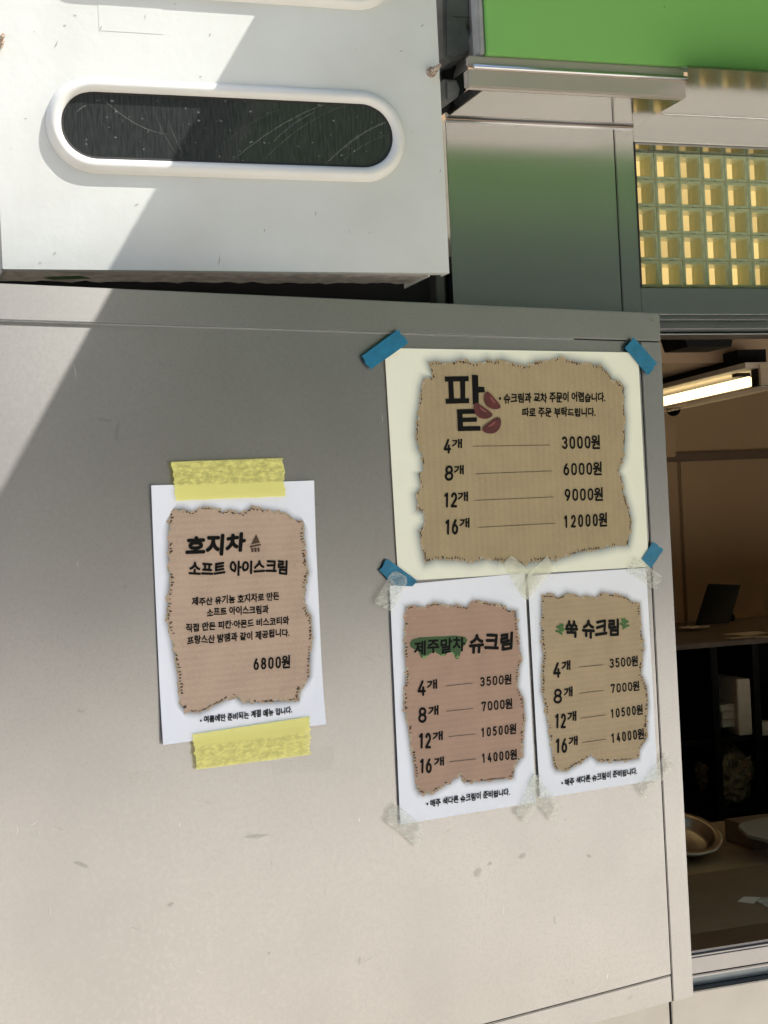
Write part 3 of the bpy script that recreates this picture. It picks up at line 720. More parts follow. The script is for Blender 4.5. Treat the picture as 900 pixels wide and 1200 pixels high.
def text(body, BLp, BRp, TLp, mtl, root, org, w, bold=.02, name='lettering', jit=0.0):
    c = bpy.data.curves.new('t', 'FONT'); c.body = body; c.offset = 0.0; c.resolution_u = 3
    if jit: c.space_character = 1.02
    o = bpy.data.objects.new('t', c); COL.objects.link(o)
    dg = bpy.context.evaluated_depsgraph_get(); me = bpy.data.meshes.new_from_object(o.evaluated_get(dg))
    bpy.data.objects.remove(o)
    xs = [v.co.x for v in me.vertices]; ys = [v.co.y for v in me.vertices]
    x0, x1, y0, y1 = min(xs), max(xs), min(ys), max(ys)
    BL, BR_, TL_ = [Vector(pan(*p)) for p in (BLp, BRp, TLp)]
    wob = random.Random(len(body)*7+ord(body[-1])); NC = len(body)
    hand = any(ord(ch) > 0x3000 for ch in body) and not any(ch.isdigit() for ch in body) and NC > 1
    W1 = [(wob.uniform(.90, 1.07), wob.uniform(-.06, .07), wob.uniform(-.05, .05)) for _ in range(NC+1)]
    for v in me.vertices:
        u, q = (v.co.x-x0)/(x1-x0), (v.co.y-y0)/(y1-y0)
        if hand:
            ci = min(NC-1, max(0, int(u*NC))); g_ = W1[ci]; q = (q-.5)*g_[0]+.5+g_[1]+g_[2]*((u*NC-ci)-.5)*2
        p = BL+(BR_-BL)*u+(TL_-BL)*q
        if jit: p.y += jit*math.sin(u*37+len(body))*.5
        v.co = (p.x-org[0], w, p.y-org[1])
    if bold > .001:                      # thicken the strokes: the same outlines laid again, shifted a hair
        hgt = (TL_-BL).length; k = hgt*bold*.62; nv = len(me.vertices)
        V0 = [v.co.copy() for v in me.vertices]; F0 = [tuple(p.vertices) for p in me.polygons]; V1, F1 = [], []
        for q, (dx, dy) in enumerate(((0, 0), (k, 0), (-k, 0), (0, k), (0, -k), (k*.7, k*.7), (-k*.7, k*.7), (k*.7, -k*.7), (-k*.7, -k*.7))):
            V1 += [(v.x+dx, v.y-.00001*q, v.z+dy) for v in V0]; F1 += [tuple(i_+q*nv for i_ in f) for f in F0]
        me = bpy.data.meshes.new(name); me.from_pydata(V1, [], F1); me.update()
    me.materials.clear(); me.materials.append(mtl); me.name = name
    ob = bpy.data.objects.new(name, me); COL.objects.link(ob); ob.parent = root; return ob
def _arc(cx, cy, rx, ry, a0, a1, n=12): return [(cx+rx*math.cos(math.radians(a0+(a1-a0)*i/n)), cy+ry*math.sin(math.radians(a0+(a1-a0)*i/n))) for i in range(n+1)]
DIG = {'0': [_arc(.5, .7, .5, .3, 0, 180)+_arc(.5, .3, .5, .3, 180, 360)+[(1, .7)]],
 '1': [[(.18, .84), (.62, 1), (.62, 0)]],
 '2': [_arc(.5, .70, .48, .30, 165, -35)+[(0, 0), (1, 0)]],
 '3': [_arc(.48, .755, .46, .245, 155, -90)+_arc(.48, .265, .52, .265, 90, -155)],
 '4': [[(.62, 1), (0, .27), (1, .27)], [(.74, .55), (.74, 0)]],
 '5': [[(.92, 1), (.14, 1), (.08, .53)]+_arc(.47, .32, .53, .32, 120, -150)],
 '6': [_arc(.5, .32, .5, .32, 0, 360, 20), [(.02, .36), (.16, .66), (.62, 1)]],
 '7': [[(0, .86), (0, 1), (1, 1), (.38, 0)]],
 '8': [_arc(.5, .76, .43, .24, 0, 360, 18), _arc(.5, .26, .5, .26, 0, 360, 18)],
 '9': [_arc(.5, .68, .5, .32, 0, 360, 20), [(.98, .64), (.84, .34), (.38, 0)]]}
def digits(body, BLp, BRp, TLp, mtl, root, org, w, name, sw=.165):
    BL, BR_, TL_ = [Vector(pan(*p)) for p in (BLp, BRp, TLp)]
    ux, uy = BR_-BL, TL_-BL; hgt = uy.length; wid = ux.length; ex, ey = ux/wid, uy/hgt; n = len(body)
    th = hgt*sw/2; gap = wid*.07 if n > 1 else 0; gw_ = (wid-gap*(n-1))/n; V, Fs = [], []
    def P_(ci, x, y):
        x = ci*(gw_+gap)+th+x*(gw_-2*th); y = th+y*(hgt-2*th); q = BL+ex*x+ey*y; return q
    lay = 0
    for ci, ch in enumerate(body):
        for line in DIG[ch]:
            pts = [P_(ci, *p) for p in line]
            for a, b in zip(pts, pts[1:]):
                d = (b-a); 
                if d.length < 1e-7: continue
                d.normalize(); nn = Vector((-d.y, d.x))*th; k = len(V); lay = (lay+1) % 9; y_ = w-.000008*lay
                V += [(p.x-org[0], y_, p.y-org[1]) for p in (a-nn, b-nn, b+nn, a+nn)]; Fs.append((k, k+1, k+2, k+3))
            for a in pts:
                k = len(V); lay = (lay+1) % 9; y_ = w-.000008*lay-.00008
                V += [(a.x+math.cos(t*math.pi/4)*th-org[0], y_, a.y+math.sin(t*math.pi/4)*th-org[1]) for t in range(8)]; Fs.append(tuple(range(k, k+8)))
    return mesh(name, V, Fs, mtl, root)
def price(body, BLp, BRp, TLp, root, org, w):
    n = len(body)-1; a = .755 if n == 4 else .79; c = a+.025
    L_p = lambda f, y=0: (BLp[0]+(BRp[0]-BLp[0])*f+(TLp[0]-BLp[0])*y, BLp[1]+(BRp[1]-BLp[1])*f+(TLp[1]-BLp[1])*y)
    o = digits(body[:-1], BLp, L_p(a), TLp, M_INK, root, org, w, 'price')
    text(body[-1], L_p(c, -.02), L_p(1, -.02), L_p(c, 1.02), M_INK, root, org, w, .06, 'currency_word')
    return o
def stroke(pa, pb_, th, mtl, root, org, w, name='rule_line'):
    a, b = Vector(pan(*pa)), Vector(pan(*pb_)); d = (b-a).normalized(); n_ = Vector((-d.y, d.x))*th/2
    V = [(p.x-org[0], w, p.y-org[1]) for p in (a-n_, b-n_, b+n_, a+n_)]
    return mesh(name, V, [(0, 1, 2, 3)], mtl, root)
def shape(pts, mtl, root, org, w, name):
    P = [pan(*p) for p in pts]; V, Fs = poly_fill([(p[0]-org[0], p[1]-org[1]) for p in P], w)
    return mesh(name, V, Fs, mtl, root)
def blob(c, a, b, ang, n=22, bend=0.0):
    P = []
    for i in range(n):
        t = 2*math.pi*i/n; x, y = math.cos(t)*a, math.sin(t)*b
        y += bend*(x/a)**2*b
        P.append((c[0]+x*math.cos(ang)-y*math.sin(ang), c[1]+x*math.sin(ang)+y*math.cos(ang)))
    return P
def crop(pts, ox, oy, sc): return [(ox+x/sc, oy+y/sc) for x, y in pts]

# --- the drawing of the torn card shared by the three small sheets, as fractions of the sheet
YC = [(176, 569), (366, 563.3), (379.3, 848.3), (189.3, 872.7)]
MC = [(455.5, 686.5), (613.6, 671.5), (626.5, 940), (468, 966)]
RC = [(617, 674.5), (756, 665.5), (769.4, 913.6), (631.5, 935.5)]
BC = [(450, 408), (747, 413.3), (759.5, 664), (466, 681)]
smallcard = crop([(145,232),(190,228),(225,240),(265,222),(300,228),(330,240),(355,235),(400,245),(430,224),(480,232),(515,238),(550,245),(575,265),(612,272),(615,330),(622,400),(630,450),(620,500),(615,560),(640,610),(645,680),(638,740),(635,820),(600,865),(595,900),(560,905),(480,910),(400,910),(370,885),(330,905),(290,925),(250,945),(200,942),(185,920),(175,830),(160,740),(150,680),(135,620),(138,540),(145,470),(138,400),(140,320)], 150, 520, 3)
def to_uv(p, C_):
    s, t = pan(*p); a, b, c, d = [Vector(pan(*q)) for q in C_]
    ux = (b-a); uy = (d-a); r = Vector((s, t))-a; det = ux.x*uy.y-ux.y*uy.x
    return ((r.x*uy.y-r.y*uy.x)/det, (ux.x*r.y-ux.y*r.x)/det)
UV = [to_uv(p, YC) for p in smallcard]
def from_uv(uv, C_):
    a, b, c, d = [Vector(pan(*q)) for q in C_]; p = a+(b-a)*uv[0]+(d-a)*uv[1]; return (p.x, p.y)

# yellow-taped sheet
c = pan(283, 860); ry, oy = paper_frame(c[0], c[1], 'white menu sheet held by two yellow tapes, with one price of 6800')
W0 = -.0016
sheet(YC, M_PAPER_B, ry, oy, W0, seed=1, lift=.0022)
card_print([from_uv(q, YC) for q in UV], CB_Y, M_HALO_B, ry, oy, W0-.0003, 11, quad=YC)
wt = W0-.0009
text('호지차', (217, 653), (285, 647.5), (218.5, 631), M_INK, ry, oy, wt, .10, 'title')
text('소프트 아이스크림', (220.5, 675.5), (335, 672), (221, 659), M_INK, ry, oy, wt, .075, 'subtitle')
text('제주산 유기농 호지차로 만든', (224, 710), (326, 703.5), (224, 700.5), M_INK, ry, oy, wt, .055)
text('소프트 아이스크림과', (241.5, 722.5), (313.5, 718), (241.5, 713), M_INK, ry, oy, wt, .055)
text('직접 만든 피칸·아몬드 비스코티와', (217, 740.5), (337.5, 731.5), (217, 731), M_INK, ry, oy, wt, .055)
text('프랑스산 밤잼과 같이 제공됩니다.', (218.5, 755.5), (338, 745.5), (218.5, 746), M_INK, ry, oy, wt, .055)
price('6800원', (296, 785.5), (338.5, 782), (296, 771.5), ry, oy, wt)
text('• 여름에만 준비되는 계절 메뉴 입니다.', (233.5, 848), (341, 836), (233.5, 839.5), M_INK, ry, oy, wt, .055)
ic = shape([(293, 638), (296, 632), (299, 626), (301.5, 631), (303.5, 636)], M_INKB, ry, oy, wt, 'ice_cream_icon')
shape([(291.6, 639.8), (304.4, 637.2), (304.8, 639.2), (292, 641.8)], M_INKB, ic, oy, wt, 'band')
for k in range(3):
    x = 293.3+k*3.6; shape([(x, 642.3-k*.2), (x+2.7, 642.1-k*.2), (x+2.5, 647-k*.2), (x+.3, 647.2-k*.2)], M_INKB, ic, oy, wt, 'cup_bar')

# big sheet
c = pan(612, 672); rb_, o_b = paper_frame(c[0], c[1], 'wide cream menu sheet held by blue tapes, with red beans printed on it')
WB = -.0014
sheet(BC, M_PAPER_C, rb_, o_b, WB, curl=.0003, seed=2)
A_ = crop([(365,180),(385,245),(345,255),(330,300),(322,370),(310,440),(305,520),(315,580),(335,620),(338,690),(318,700),(330,760),(305,800),(315,870),(345,890),(350,930),(320,970),(330,1020),(345,1100),(352,1120),(400,1100),(450,1105),(500,1105),(560,1115),(600,1110),(640,1100),(690,1115)], 410, 380, 4)
B__ = crop([(20,1110),(70,1110),(130,1130),(190,1110),(260,1110),(340,1085),(420,1065),(490,1055),(570,1035),(620,1035),(630,980),(635,920),(622,860),(600,790),(590,720),(575,690),(600,620),(605,540),(607,440),(600,380),(600,300),(575,270),(545,255),(520,220),(490,190),(420,185),(350,170),(300,152),(260,170),(190,175),(140,195),(90,185),(30,165)], 580, 380, 4)
C__ = crop([(670,175),(640,165),(600,180),(560,180),(520,165),(470,180),(430,180),(400,175)], 410, 380, 4)
card_print([pan(*p) for p in A_+B__+C__], CB_BIG, M_HALO_C, rb_, o_b, WB-.0003, 5, .014, True, BC)
wt = WB-.0009
# the big syllable, drawn stroke by stroke
GL = [[(440,246),(552,244),(553,268),(441,270)], [(444,350),(554,347),(555,371),(445,374)], [(456,268),(480,268),(484,352),(460,352)], [(512,268),(536,268),(536,350),(514,350)],
      [(567,237),(596,240),(600,376),(572,376)], [(596,294),(625,294),(628,320),(597,322)],
      [(497,400),(604,397),(606,420),(499,422)], [(508,440),(590,437),(590,458),(510,460)], [(500,480),(606,478),(608,500),(502,502)], [(497,402),(522,402),(526,500),(502,500)]]
gl0 = None
for k, g_ in enumerate(GL):
    o = shape(crop(g_, 410, 380, 4), M_INK, gl0 or rb_, o_b, wt-.00004*k, 'glyph' if gl0 is None else 'glyph_stroke'); gl0 = gl0 or o
for (cx, cy, a, b, an, be) in ((573.5, 471.5, 12.4, 6.4, .85, -.55), (562.8, 483.5, 12.6, 6.6, .62, -.55), (576.3, 500.5, 12.6, 7.0, -.62, -.5)):
    bo = shape(blob((cx, cy), a, b, an, bend=be), M_BEAN, rb_, o_b, wt-.0006-.00005*cy/100, 'red_bean')
    shape(blob((cx+math.sin(an)*b*.38, cy-math.cos(an)*b*.38-.6), a*.42, b*.16, an, bend=be), M_BEAN2, bo, o_b, wt-.0012, 'bean_highlight')
text('• 슈크림과 교차 주문이 어렵습니다.', (583.7, 472.5), (708, 471), (583.7, 461), M_INK, rb_, o_b, wt, .055)
text('따로 주문 부탁드립니다.', (611.2, 488.7), (696.5, 488.5), (611.2, 478), M_INK, rb_, o_b, wt, .055)
def row(n1, a, n1r, top, gB, gR, gT, pr_, pB, pR, pT, la, lb, root, org, w):
    digits(n1, (a[0], a[1]+.3), (n1r, a[1]-.2), (a[0]+.3, top-.3), M_INK, root, org, w, 'quantity')
    text('개', gB, gR, gT, M_INK, root, org, w, .075, 'counter_word')
    price(pr_, pB, pR, pT, root, org, w)
    stroke(la, lb, .0008, M_INKL, root, org, w)
row('4', (518.7, 532), 527.5, 515, (528.7, 525.3), (540, 525), (528.7, 515), '3000원', (657.5, 526.7), (701.7, 525.5), (657, 511.7), (553, 523.2), (643.7, 521.7), rb_, o_b, wt)
row('8', (520, 563.7), 530, 546, (531, 556), (542, 555.7), (531, 545.7), '6000원', (659.2, 557.5), (703.7, 556.2), (659, 543), (556, 555.5), (645.5, 552), rb_, o_b, wt)
row('12', (518.2, 595), 534.5, 577.5, (535.5, 587.5), (547, 587), (535.5, 577), '9000원', (660.7, 587.5), (705, 586.2), (660.5, 573), (556, 586.5), (647.5, 582.5), rb_, o_b, wt)
row('16', (519.5, 626.7), 535.7, 609, (537.5, 618.7), (548.7, 618), (537.5, 608), '12000원', (659.2, 619), (710, 616.2), (659, 604), (559, 618.2), (650, 613.2), rb_, o_b, wt)

# middle sheet
c = pan(547, 955); rm, om = paper_frame(c[0], c[1], 'lower menu sheet with a dripping green blob printed behind its title')
WM = -.0022
sheet(MC, M_PAPER_B, rm, om, WM, seed=3)
card_print([from_uv(q, MC) for q in UV], CB_M, M_HALO_B, rm, om, WM-.0003, 21, quad=MC)
wt = WM-.0009
gb = crop([(162,378),(172,364),(200,356),(240,354),(290,352),(340,349),(378,354),(388,366),(380,384),(366,396),(360,420),(352,440),(342,441),(336,424),(326,414),(310,416),(302,426),(290,430),(276,422),(262,414),(244,418),(230,430),(218,438),(206,434),(198,414),(180,402),(166,394)], 430, 640, 3.3333)
go = shape(gb, M_INKG, rm, om, wt+.00025, 'green_blob')
for q in ([(350,424),(354,434),(346,438),(341,430),(346,432)], [(212,428),(222,430),(232,422),(226,436),(214,437)], [(286,424),(300,420),(296,428),(288,429)], [(328,412),(338,422),(334,424),(324,414)]):
    shape(crop(q, 430, 640, 3.3333), M_INKG2, go, om, wt+.0001, 'drip_highlight')
text('제주말차', (484, 767.5), (542.8, 763), (484.2, 750.5), M_INK, rm, om, wt, .06, 'title')
text('슈크림', (548.5, 765.5), (598, 762.5), (549.5, 744.3), M_INK, rm, om, wt, .08, 'title')
row('4', (487.6, 815.5), 497.5, 797.5, (499, 808), (510.4, 806.5), (499, 797.5), '3500원', (561, 804.5), (597.4, 801), (561, 793.6), (521.5, 803.8), (552.4, 800.2), rm, om, wt)
row('8', (488.5, 847), 498.4, 829, (500.5, 838.6), (512, 837), (500.5, 828), '7000원', (563, 833.5), (598.6, 829.6), (562.6, 822.4), (521.5, 833.5), (553, 830), rm, om, wt)
row('12', (488.5, 877), 503.5, 859, (505.6, 868), (517, 866.5), (505.6, 858), '10500원', (562, 864), (603, 859), (562, 853), (524, 863), (554.5, 860), rm, om, wt)
row('16', (489.4, 906), 504.4, 889, (507.4, 898), (518.5, 896.5), (507.4, 888), '14000원', (563, 894), (604, 889), (562.6, 883), (525, 892.6), (556, 889), rm, om, wt)
text('• 매주 색다른 슈크림이 준비됩니다.', (498.4, 945.8), (595.6, 931.5), (498.4, 937.3), M_INK, rm, om, wt, .055)

# right sheet
c = pan(700, 925); rr, orr = paper_frame(c[0], c[1], 'lower menu sheet with small green leaves either side of its title')
WR = -.0021
sheet(RC, M_PAPER_B, rr, orr, WR, seed=4)
card_print([from_uv(q, RC) for q in UV], CB_R, M_HALO_B, rr, orr, WR-.0003, 33, quad=RC)
wt = WR-.0009
text('쑥 슈크림', (661.5, 748), (723, 745), (661.5, 727.5), M_INK, rr, orr, wt, .08, 'title')
for (cx, cy, sc, fl) in ((655.2, 738.5, 1, 1), (730, 732, 1, -1)):
    lf = None
    for k, (dx, dy, a, b, an) in enumerate(((0, 0, 6.6, 1.0, 1.25), (-2.6, -3.2, 3.0, 1.6, .5), (1.9, -4.8, 3.2, 1.7, 1.9), (-3.4, 1.2, 2.8, 1.5, .1), (2.7, -.4, 3.2, 1.7, -.5), (0, 3.2, 2.7, 1.4, .3), (.2, -5.6, 2.4, 1.5, 1.3))):
        o = shape(blob((cx+dx*fl, cy+dy), a, b, an if fl > 0 else math.pi-an, 10), M_LEAF, lf or rr, orr, wt-.00004*k, 'leaf_icon' if lf is None else 'leaflet'); lf = lf or o
row('4', (646.5, 794.4), 655.5, 776.4, (657, 786), (666.5, 784.7), (657, 775), '3500원', (713, 783), (745.7, 779.6), (712.7, 772), (676.5, 781.8), (705, 778.8), rr, orr, wt)
row('8', (647, 824.4), 657, 807.3, (659.4, 817), (669, 815.5), (659.4, 806), '7000원', (714.5, 812.4), (747.5, 808.5), (714, 801.8), (677.4, 812.4), (705.8, 808.8), rr, orr, wt)
row('12', (648, 853.5), 661.5, 836.4, (663.5, 845.4), (673.5, 844), (663.5, 834.5), '10500원', (714, 841.8), (751.4, 836.4), (713.6, 831), (679, 841.5), (708, 837.6), rr, orr, wt)
row('16', (648.6, 882.3), 663, 865.5, (665, 874), (675, 872.5), (665, 863.6), '14000원', (714.8, 871), (753, 865), (714.2, 859.5), (680.4, 870), (708.8, 866), rr, orr, wt)
text('• 매주 색다른 슈크림이 준비됩니다.', (656.4, 921.3), (744.8, 907), (656.4, 913.2), M_INK, rr, orr, wt, .055)

# ================================================================= TAPES
def tape(pts, mtl, label, w, rag=(), group='tapes holding the menus', th=.0003, seed=1):
    """pts: corners in photo order; rag: indexes of the edges torn along the cutter"""
    rnd = random.Random(seed); P = []
    n = len(pts)
    for i in range(n):
        a, b = Vector(pts[i]), Vector(pts[(i+1) % n]); d = b-a; nn = Vector((-d.y, d.x)).normalized()
        k = max(2, int(d.length/2.4)) if i in rag else max(2, int(d.length/8))
        for j in range(k):
            P.append(a+d*(j/k)+(nn*rnd.uniform(-1.5, 1.5) if i in rag and j else nn*(rnd.uniform(-.25, .25) if j else 0)))
    L = [pan(*p) for p in P]; cs = sum(p[0] for p in L)/len(L); ct = min(p[1] for p in L)
    loc = [(p[0]-cs, p[1]-ct) for p in L]
    V, Fs = poly_fill(loc, 0); k = len(V); V = V+[(x, th, z) for x, y, z in V]
    for i in range(k): Fs.append((i, (i+1) % k, k+(i+1) % k, k+i))
    P0 = PO+PDIR*cs+PN*w
    return tag(mesh('tape', V, Fs, mtl, loc=(P0.x, P0.y, ct), rz=PA), label, 'tape', group)
M_YEL1 = clear_mat('yellow_tape_upper', (.90, .86, .28), .76, .4, wr=.24, axis=2, lo=.0165, hi=.0195, scale=210)
_a, _b = pan(228, 901.5), pan(362, 884); _an = math.atan2(_b[1]-_a[1], _b[0]-_a[0]); _r = (_b[1]-_a[1])/2
M_YEL2 = clear_mat('yellow_tape_lower', (.90, .86, .28), .76, .4, wr=.26, axis=2, lo=_r+.030, hi=_r+.026, scale=190, tilt=_an)
tape([(199, 541.5), (330, 537), (331.5, 582), (204, 587)], M_YEL1, 'wide yellow tape across the top edge of the sheet', -.0045, (1, 3), seed=2)
tape([(223.5, 860.5), (361, 839.5), (362, 884), (228, 901.5)], M_YEL2, 'wide yellow tape across the bottom edge of the sheet', -.0045, (1, 3), seed=3)
tape([(422, 418), (465, 386.5), (476.5, 402), (432, 434)], M_BLUE, 'blue tape on the top left corner of the wide cream sheet', -.0042, (1, 3), seed=4)
tape([(730, 408), (739.5, 395), (768, 426), (757, 440.5)], M_BLUE, 'blue tape on the top right corner of the wide cream sheet', -.0042, (0, 2), seed=5)
tape([(443, 668), (453, 655), (488, 681), (482, 687), (460, 686)], M_BLUE, 'blue tape on the bottom left corner of the wide cream sheet', -.0030, (0,), seed=6)
tape([(750.5, 655), (764, 634.5), (775.5, 645), (761, 666)], M_BLUE, 'blue tape on the bottom right corner of the wide cream sheet', -.0030, (1,), seed=7)
tape([(436.5, 705), (456, 671), (461, 668.5), (474, 676), (474.5, 683), (456, 717)], M_TAPEW, 'cloudy clear tape beside the lower left blue tape', -.0050, (5,), seed=8)
tape([(588, 661), (596, 650), (627, 677), (614, 704), (603, 690)], M_TAPE, 'pale clear tape with its tip left of the gap between the lower sheets', -.0050, (0,), seed=9)
tape([(617, 672), (638, 651.5), (649, 664.5), (615, 703), (608, 690)], M_TAPE, 'pale clear tape with its tip right of the gap between the lower sheets', -.0056, (1,), seed=10)
tape([(731, 670), (741, 652), (773.5, 676), (765, 691.5)], M_TAPEW, 'pale clear tape below the blue tape near the hatch', -.0052, (2,), seed=11)
tape([(448.5, 961), (460, 940), (494, 968), (487, 994), (470, 978)], M_TAPEW, 'crumpled clear tape on the bottom left corner of the blob sheet', -.0050, (0, 2), seed=12)
tape([(602, 950), (622, 906), (630, 908), (629, 940), (614, 965)], M_TAPEW, 'clear tape on the bottom right corner of the blob sheet', -.0050, (4,), seed=13)
tape([(615, 918), (624, 906), (656, 947), (645, 963), (631, 946)], M_TAPEW, 'clear tape on the bottom left corner of the leaf sheet', -.0058, (2,), seed=14)
tape([(744.5, 921), (778, 881.5), (789.5, 896), (753, 936)], M_TAPEW, 'long clear tape on the bottom right corner of the leaf sheet', -.0050, (1, 3), seed=15)

# ================================================================= ROOM BEHIND THE HATCH
ZC = fac(860, 427, 2.6).z
YR = 4.2
g = bm_obj('interior_back_wall', box((.6, YR, 0), (4.2, YR+.1, 3.0)), M_WALLI); tag(g, kind='structure')
g = bm_obj('interior_side_wall', box((4.2, YF, 0), (4.3, YR+.1, 3.0)), M_WALLI); tag(g, kind='structure')
g = bm_obj('interior_left_wall', box((.55, YF+.15, 0), (.6, YR+.1, 3.0)), M_WALLI); tag(g, kind='structure')
g = bm_obj('interior_ceiling', box((.6, YF+.106, ZC+.16), (4.2, YR, ZC+.22)), M_CEILI); tag(g, kind='structure')
g = bm_obj('interior_floor', box((.6, YF+.106, .002), (4.2, YR, .02)), M_DARK); tag(g, kind='structure')
zz = fac(900, 424, 2.65).z
g = bm_obj('ceiling_beam', box((.61, 2.65, zz), (4.19, 2.95, ZC+.159)), M_CEILI); tag(g, kind='structure')
za, zb_ = fac(850, 529, YR).z, fac(850, 539, YR).z
g = bm_obj('wall_trim', box((fac(770, 530, YR).x, YR-.028, zb_), (4.19, YR-.001, za), .004), mat('dark_trim', (.16, .10, .06), .7, var=.2)); tag(g, kind='structure')
x0 = fac(797, 600, YR).x; x1 = fac(813, 600, YR).x
g = bm_obj('pilaster', box((x0, YR-.010, 0), (x1, YR-.001, zb_-.001), .004), M_WALLI); tag(g, kind='structure')
# lamp
e1 = fac(905, 441, 2.5)
v = ray(762, 474); k = (e1.z-H)/v.z; e2 = Vector((0, 0, H))+v*k
M_CAP = clear_mat('lamp_end_cap', (.7, .6, .45), .35, .2)
lm = empty('ceiling_lamp', e1, 'lit fluorescent lamp in a clear housing seen through the hatch', 'lamp')
d = (e2-e1); n_ = d.normalized(); sd = Vector((n_.y, -n_.x, 0)); 
def along(a, off, zo): return n_*a + sd*off + Vector((0, 0, zo))
Ln = d.length+.2
bm_obj('tube', cyl(along(.10, 0, .0), along(Ln-.03, 0, .0), .0105, 14), M_LAMP, lm)
def slab(name, a0, a1, o0, o1, z0, z1, mtl):
    pts = [along(a, o, z) for a in (a0, a1) for o in (o0, o1) for z in (z0, z1)]
    return mesh(name, pts, [(0, 1, 3, 2), (4, 6, 7, 5), (0, 4, 5, 1), (2, 3, 7, 6), (0, 2, 6, 4), (1, 5, 7, 3)], mtl, lm)
slab('reflector', 0.02, Ln, -.045, .045, .020, .030, M_OFFW)
slab('gear_box', .08, Ln-.05, -.03, .03, .031, .062, M_DARK)
slab('diffuser', -.01, Ln, -.030, .030, -.021, -.018, clear_mat('lamp_cover', (.9, .85, .78), .25, .2))
slab('end_cap', -.012, -.004, -.030, .030, -.017, .022, M_CAP)
slab('tube_holder', .035, .06, -.014, .014, -.015, .019, M_DARK)
slab('tube_holder', .12, .145, -.014, .014, .013, .024, M_DARK)
slab('hanger', .25, .27, -.005, .005, .062, .16, M_DARK)
fill_lm = lm.copy(); COL.objects.link(fill_lm); fill_lm.location = lm.location+Vector((1.15, .25, 0)); fill_lm['label'] = 'added unseen fluorescent lamp that brightens the room, off to the right'  # extra lamp out of view, added to brighten the room
for ch in list(lm.children):
    c_ = ch.copy(); COL.objects.link(c_); c_.parent = fill_lm
    if ch.name.startswith('tube') and 'holder' not in ch.name:
        c_.data = ch.data.copy(); c_.data.materials[0] = mat('brighter_fluorescent_tube', (1, .9, .7), .4, emis=((1, .80, .48), 7.0))
# alarm box and dome by the far wall
q = fac(789, 479, 3.9)
dm = empty('dome_camera', q, 'small dark dome under a pale mount near the ceiling', 'camera')
bm = bmesh.new(); bmesh.ops.create_uvsphere(bm, u_segments=16, v_segments=10, radius=.022); bm_obj('dome', bm, M_SCREEN, dm, smooth=True)
bm_obj('mount', cyl((0, 0, .002), (0, 0, .04), .04, 20), M_WALLI, dm)
bm_obj('bracket', box((-.05, .03, -.14), (.02, .28, -.045), .004), M_WALLI, dm)
q = fac(832, 397, 2.3)
tag(mesh('black_fitting', [(-.045, 0, 0), (.042, 0, 0), (.055, 0, .05), (-.062, 0, .05), (-.045, .08, 0), (.042, .08, 0), (.055, .08, .05), (-.062, .08, .05)],
         [(0, 1, 2, 3), (5, 4, 7, 6), (1, 5, 6, 2), (4, 0, 3, 7), (4, 5, 1, 0), (3, 2, 6, 7)], M_DARK, loc=q-Vector((0, 0, .014))), 'black tapered fitting just inside the top of the hatch', 'fitting')

# black cabinet with its counter top
YK = 3.05
zk = fac(846, 751, YK).z
kc = empty('black_cabinet', (1.2, YK, 0), 'tall black shelf cabinet with a cluttered brown top', 'cabinet')
K0 = Vector((1.2, YK, 0))
zsh = [fac(855, 862, YK+.02).z, fac(862, 946, YK+.02).z]
boxo('top_board', (1.2, YK-.012, zk-.012), (4.0, YK+.60, zk), mat('worn_cabinet_top', (.15, .105, .07), .6, var=.5, vscale=30), kc, .002, K0)
boxo('back_panel', (1.2, YK+.50, .03), (4.0, YK+.52, zk-.014), M_DARK, kc, .0, K0)
for x in (1.2, fac(843, 800, YK).x-.02, fac(884, 820, YK).x, 3.3): boxo('side_panel', (x, YK, .03), (x+.018, YK+.499, zk-.0135), M_DARK, kc, .001, K0)
for z in zsh: boxo('shelf', (1.219, YK+.01, z-.014), (3.99, YK+.498, z), M_DARK, kc, .001, K0)
# tablet leaning on the counter
a = flr(818, 732, zk+.002)
Yt = a.y
c_ = [fac(816, 731.5, Yt), fac(854, 734.5, Yt), fac(868, 685.5, Yt+.05), fac(831, 684, Yt+.05)]
c0 = c_[0].copy(); nn = (c_[1]-c_[0]).cross(c_[3]-c_[0]).normalized()*-.008
tb_ = empty('tablet', c0, 'black tablet screen leaning back on the dark cabinet top', 'tablet')
V = [p-c0 for p in c_]; V = V+[p-nn if nn.y < 0 else p+nn for p in V]
mesh('case', V, [(0, 1, 2, 3), (7, 6, 5, 4), (0, 4, 5, 1), (1, 5, 6, 2), (2, 6, 7, 3), (3, 7, 4, 0)], M_DARK, tb_)
cc = sum(V[:4], Vector())/4
mesh('screen', [cc+(p-cc)*.955+Vector((0, -.0012, 0)) for p in V[:4]], [(0, 1, 2, 3)], M_SCREEN, tb_)
tag(bm_obj('tablet_stand', box((-.03, 0, 0), (.05, .05, .02), .003), M_DARK, loc=(c_[1].x, Yt+.045, zk)), 'small dark block behind the tablet on the cabinet top', 'stand')
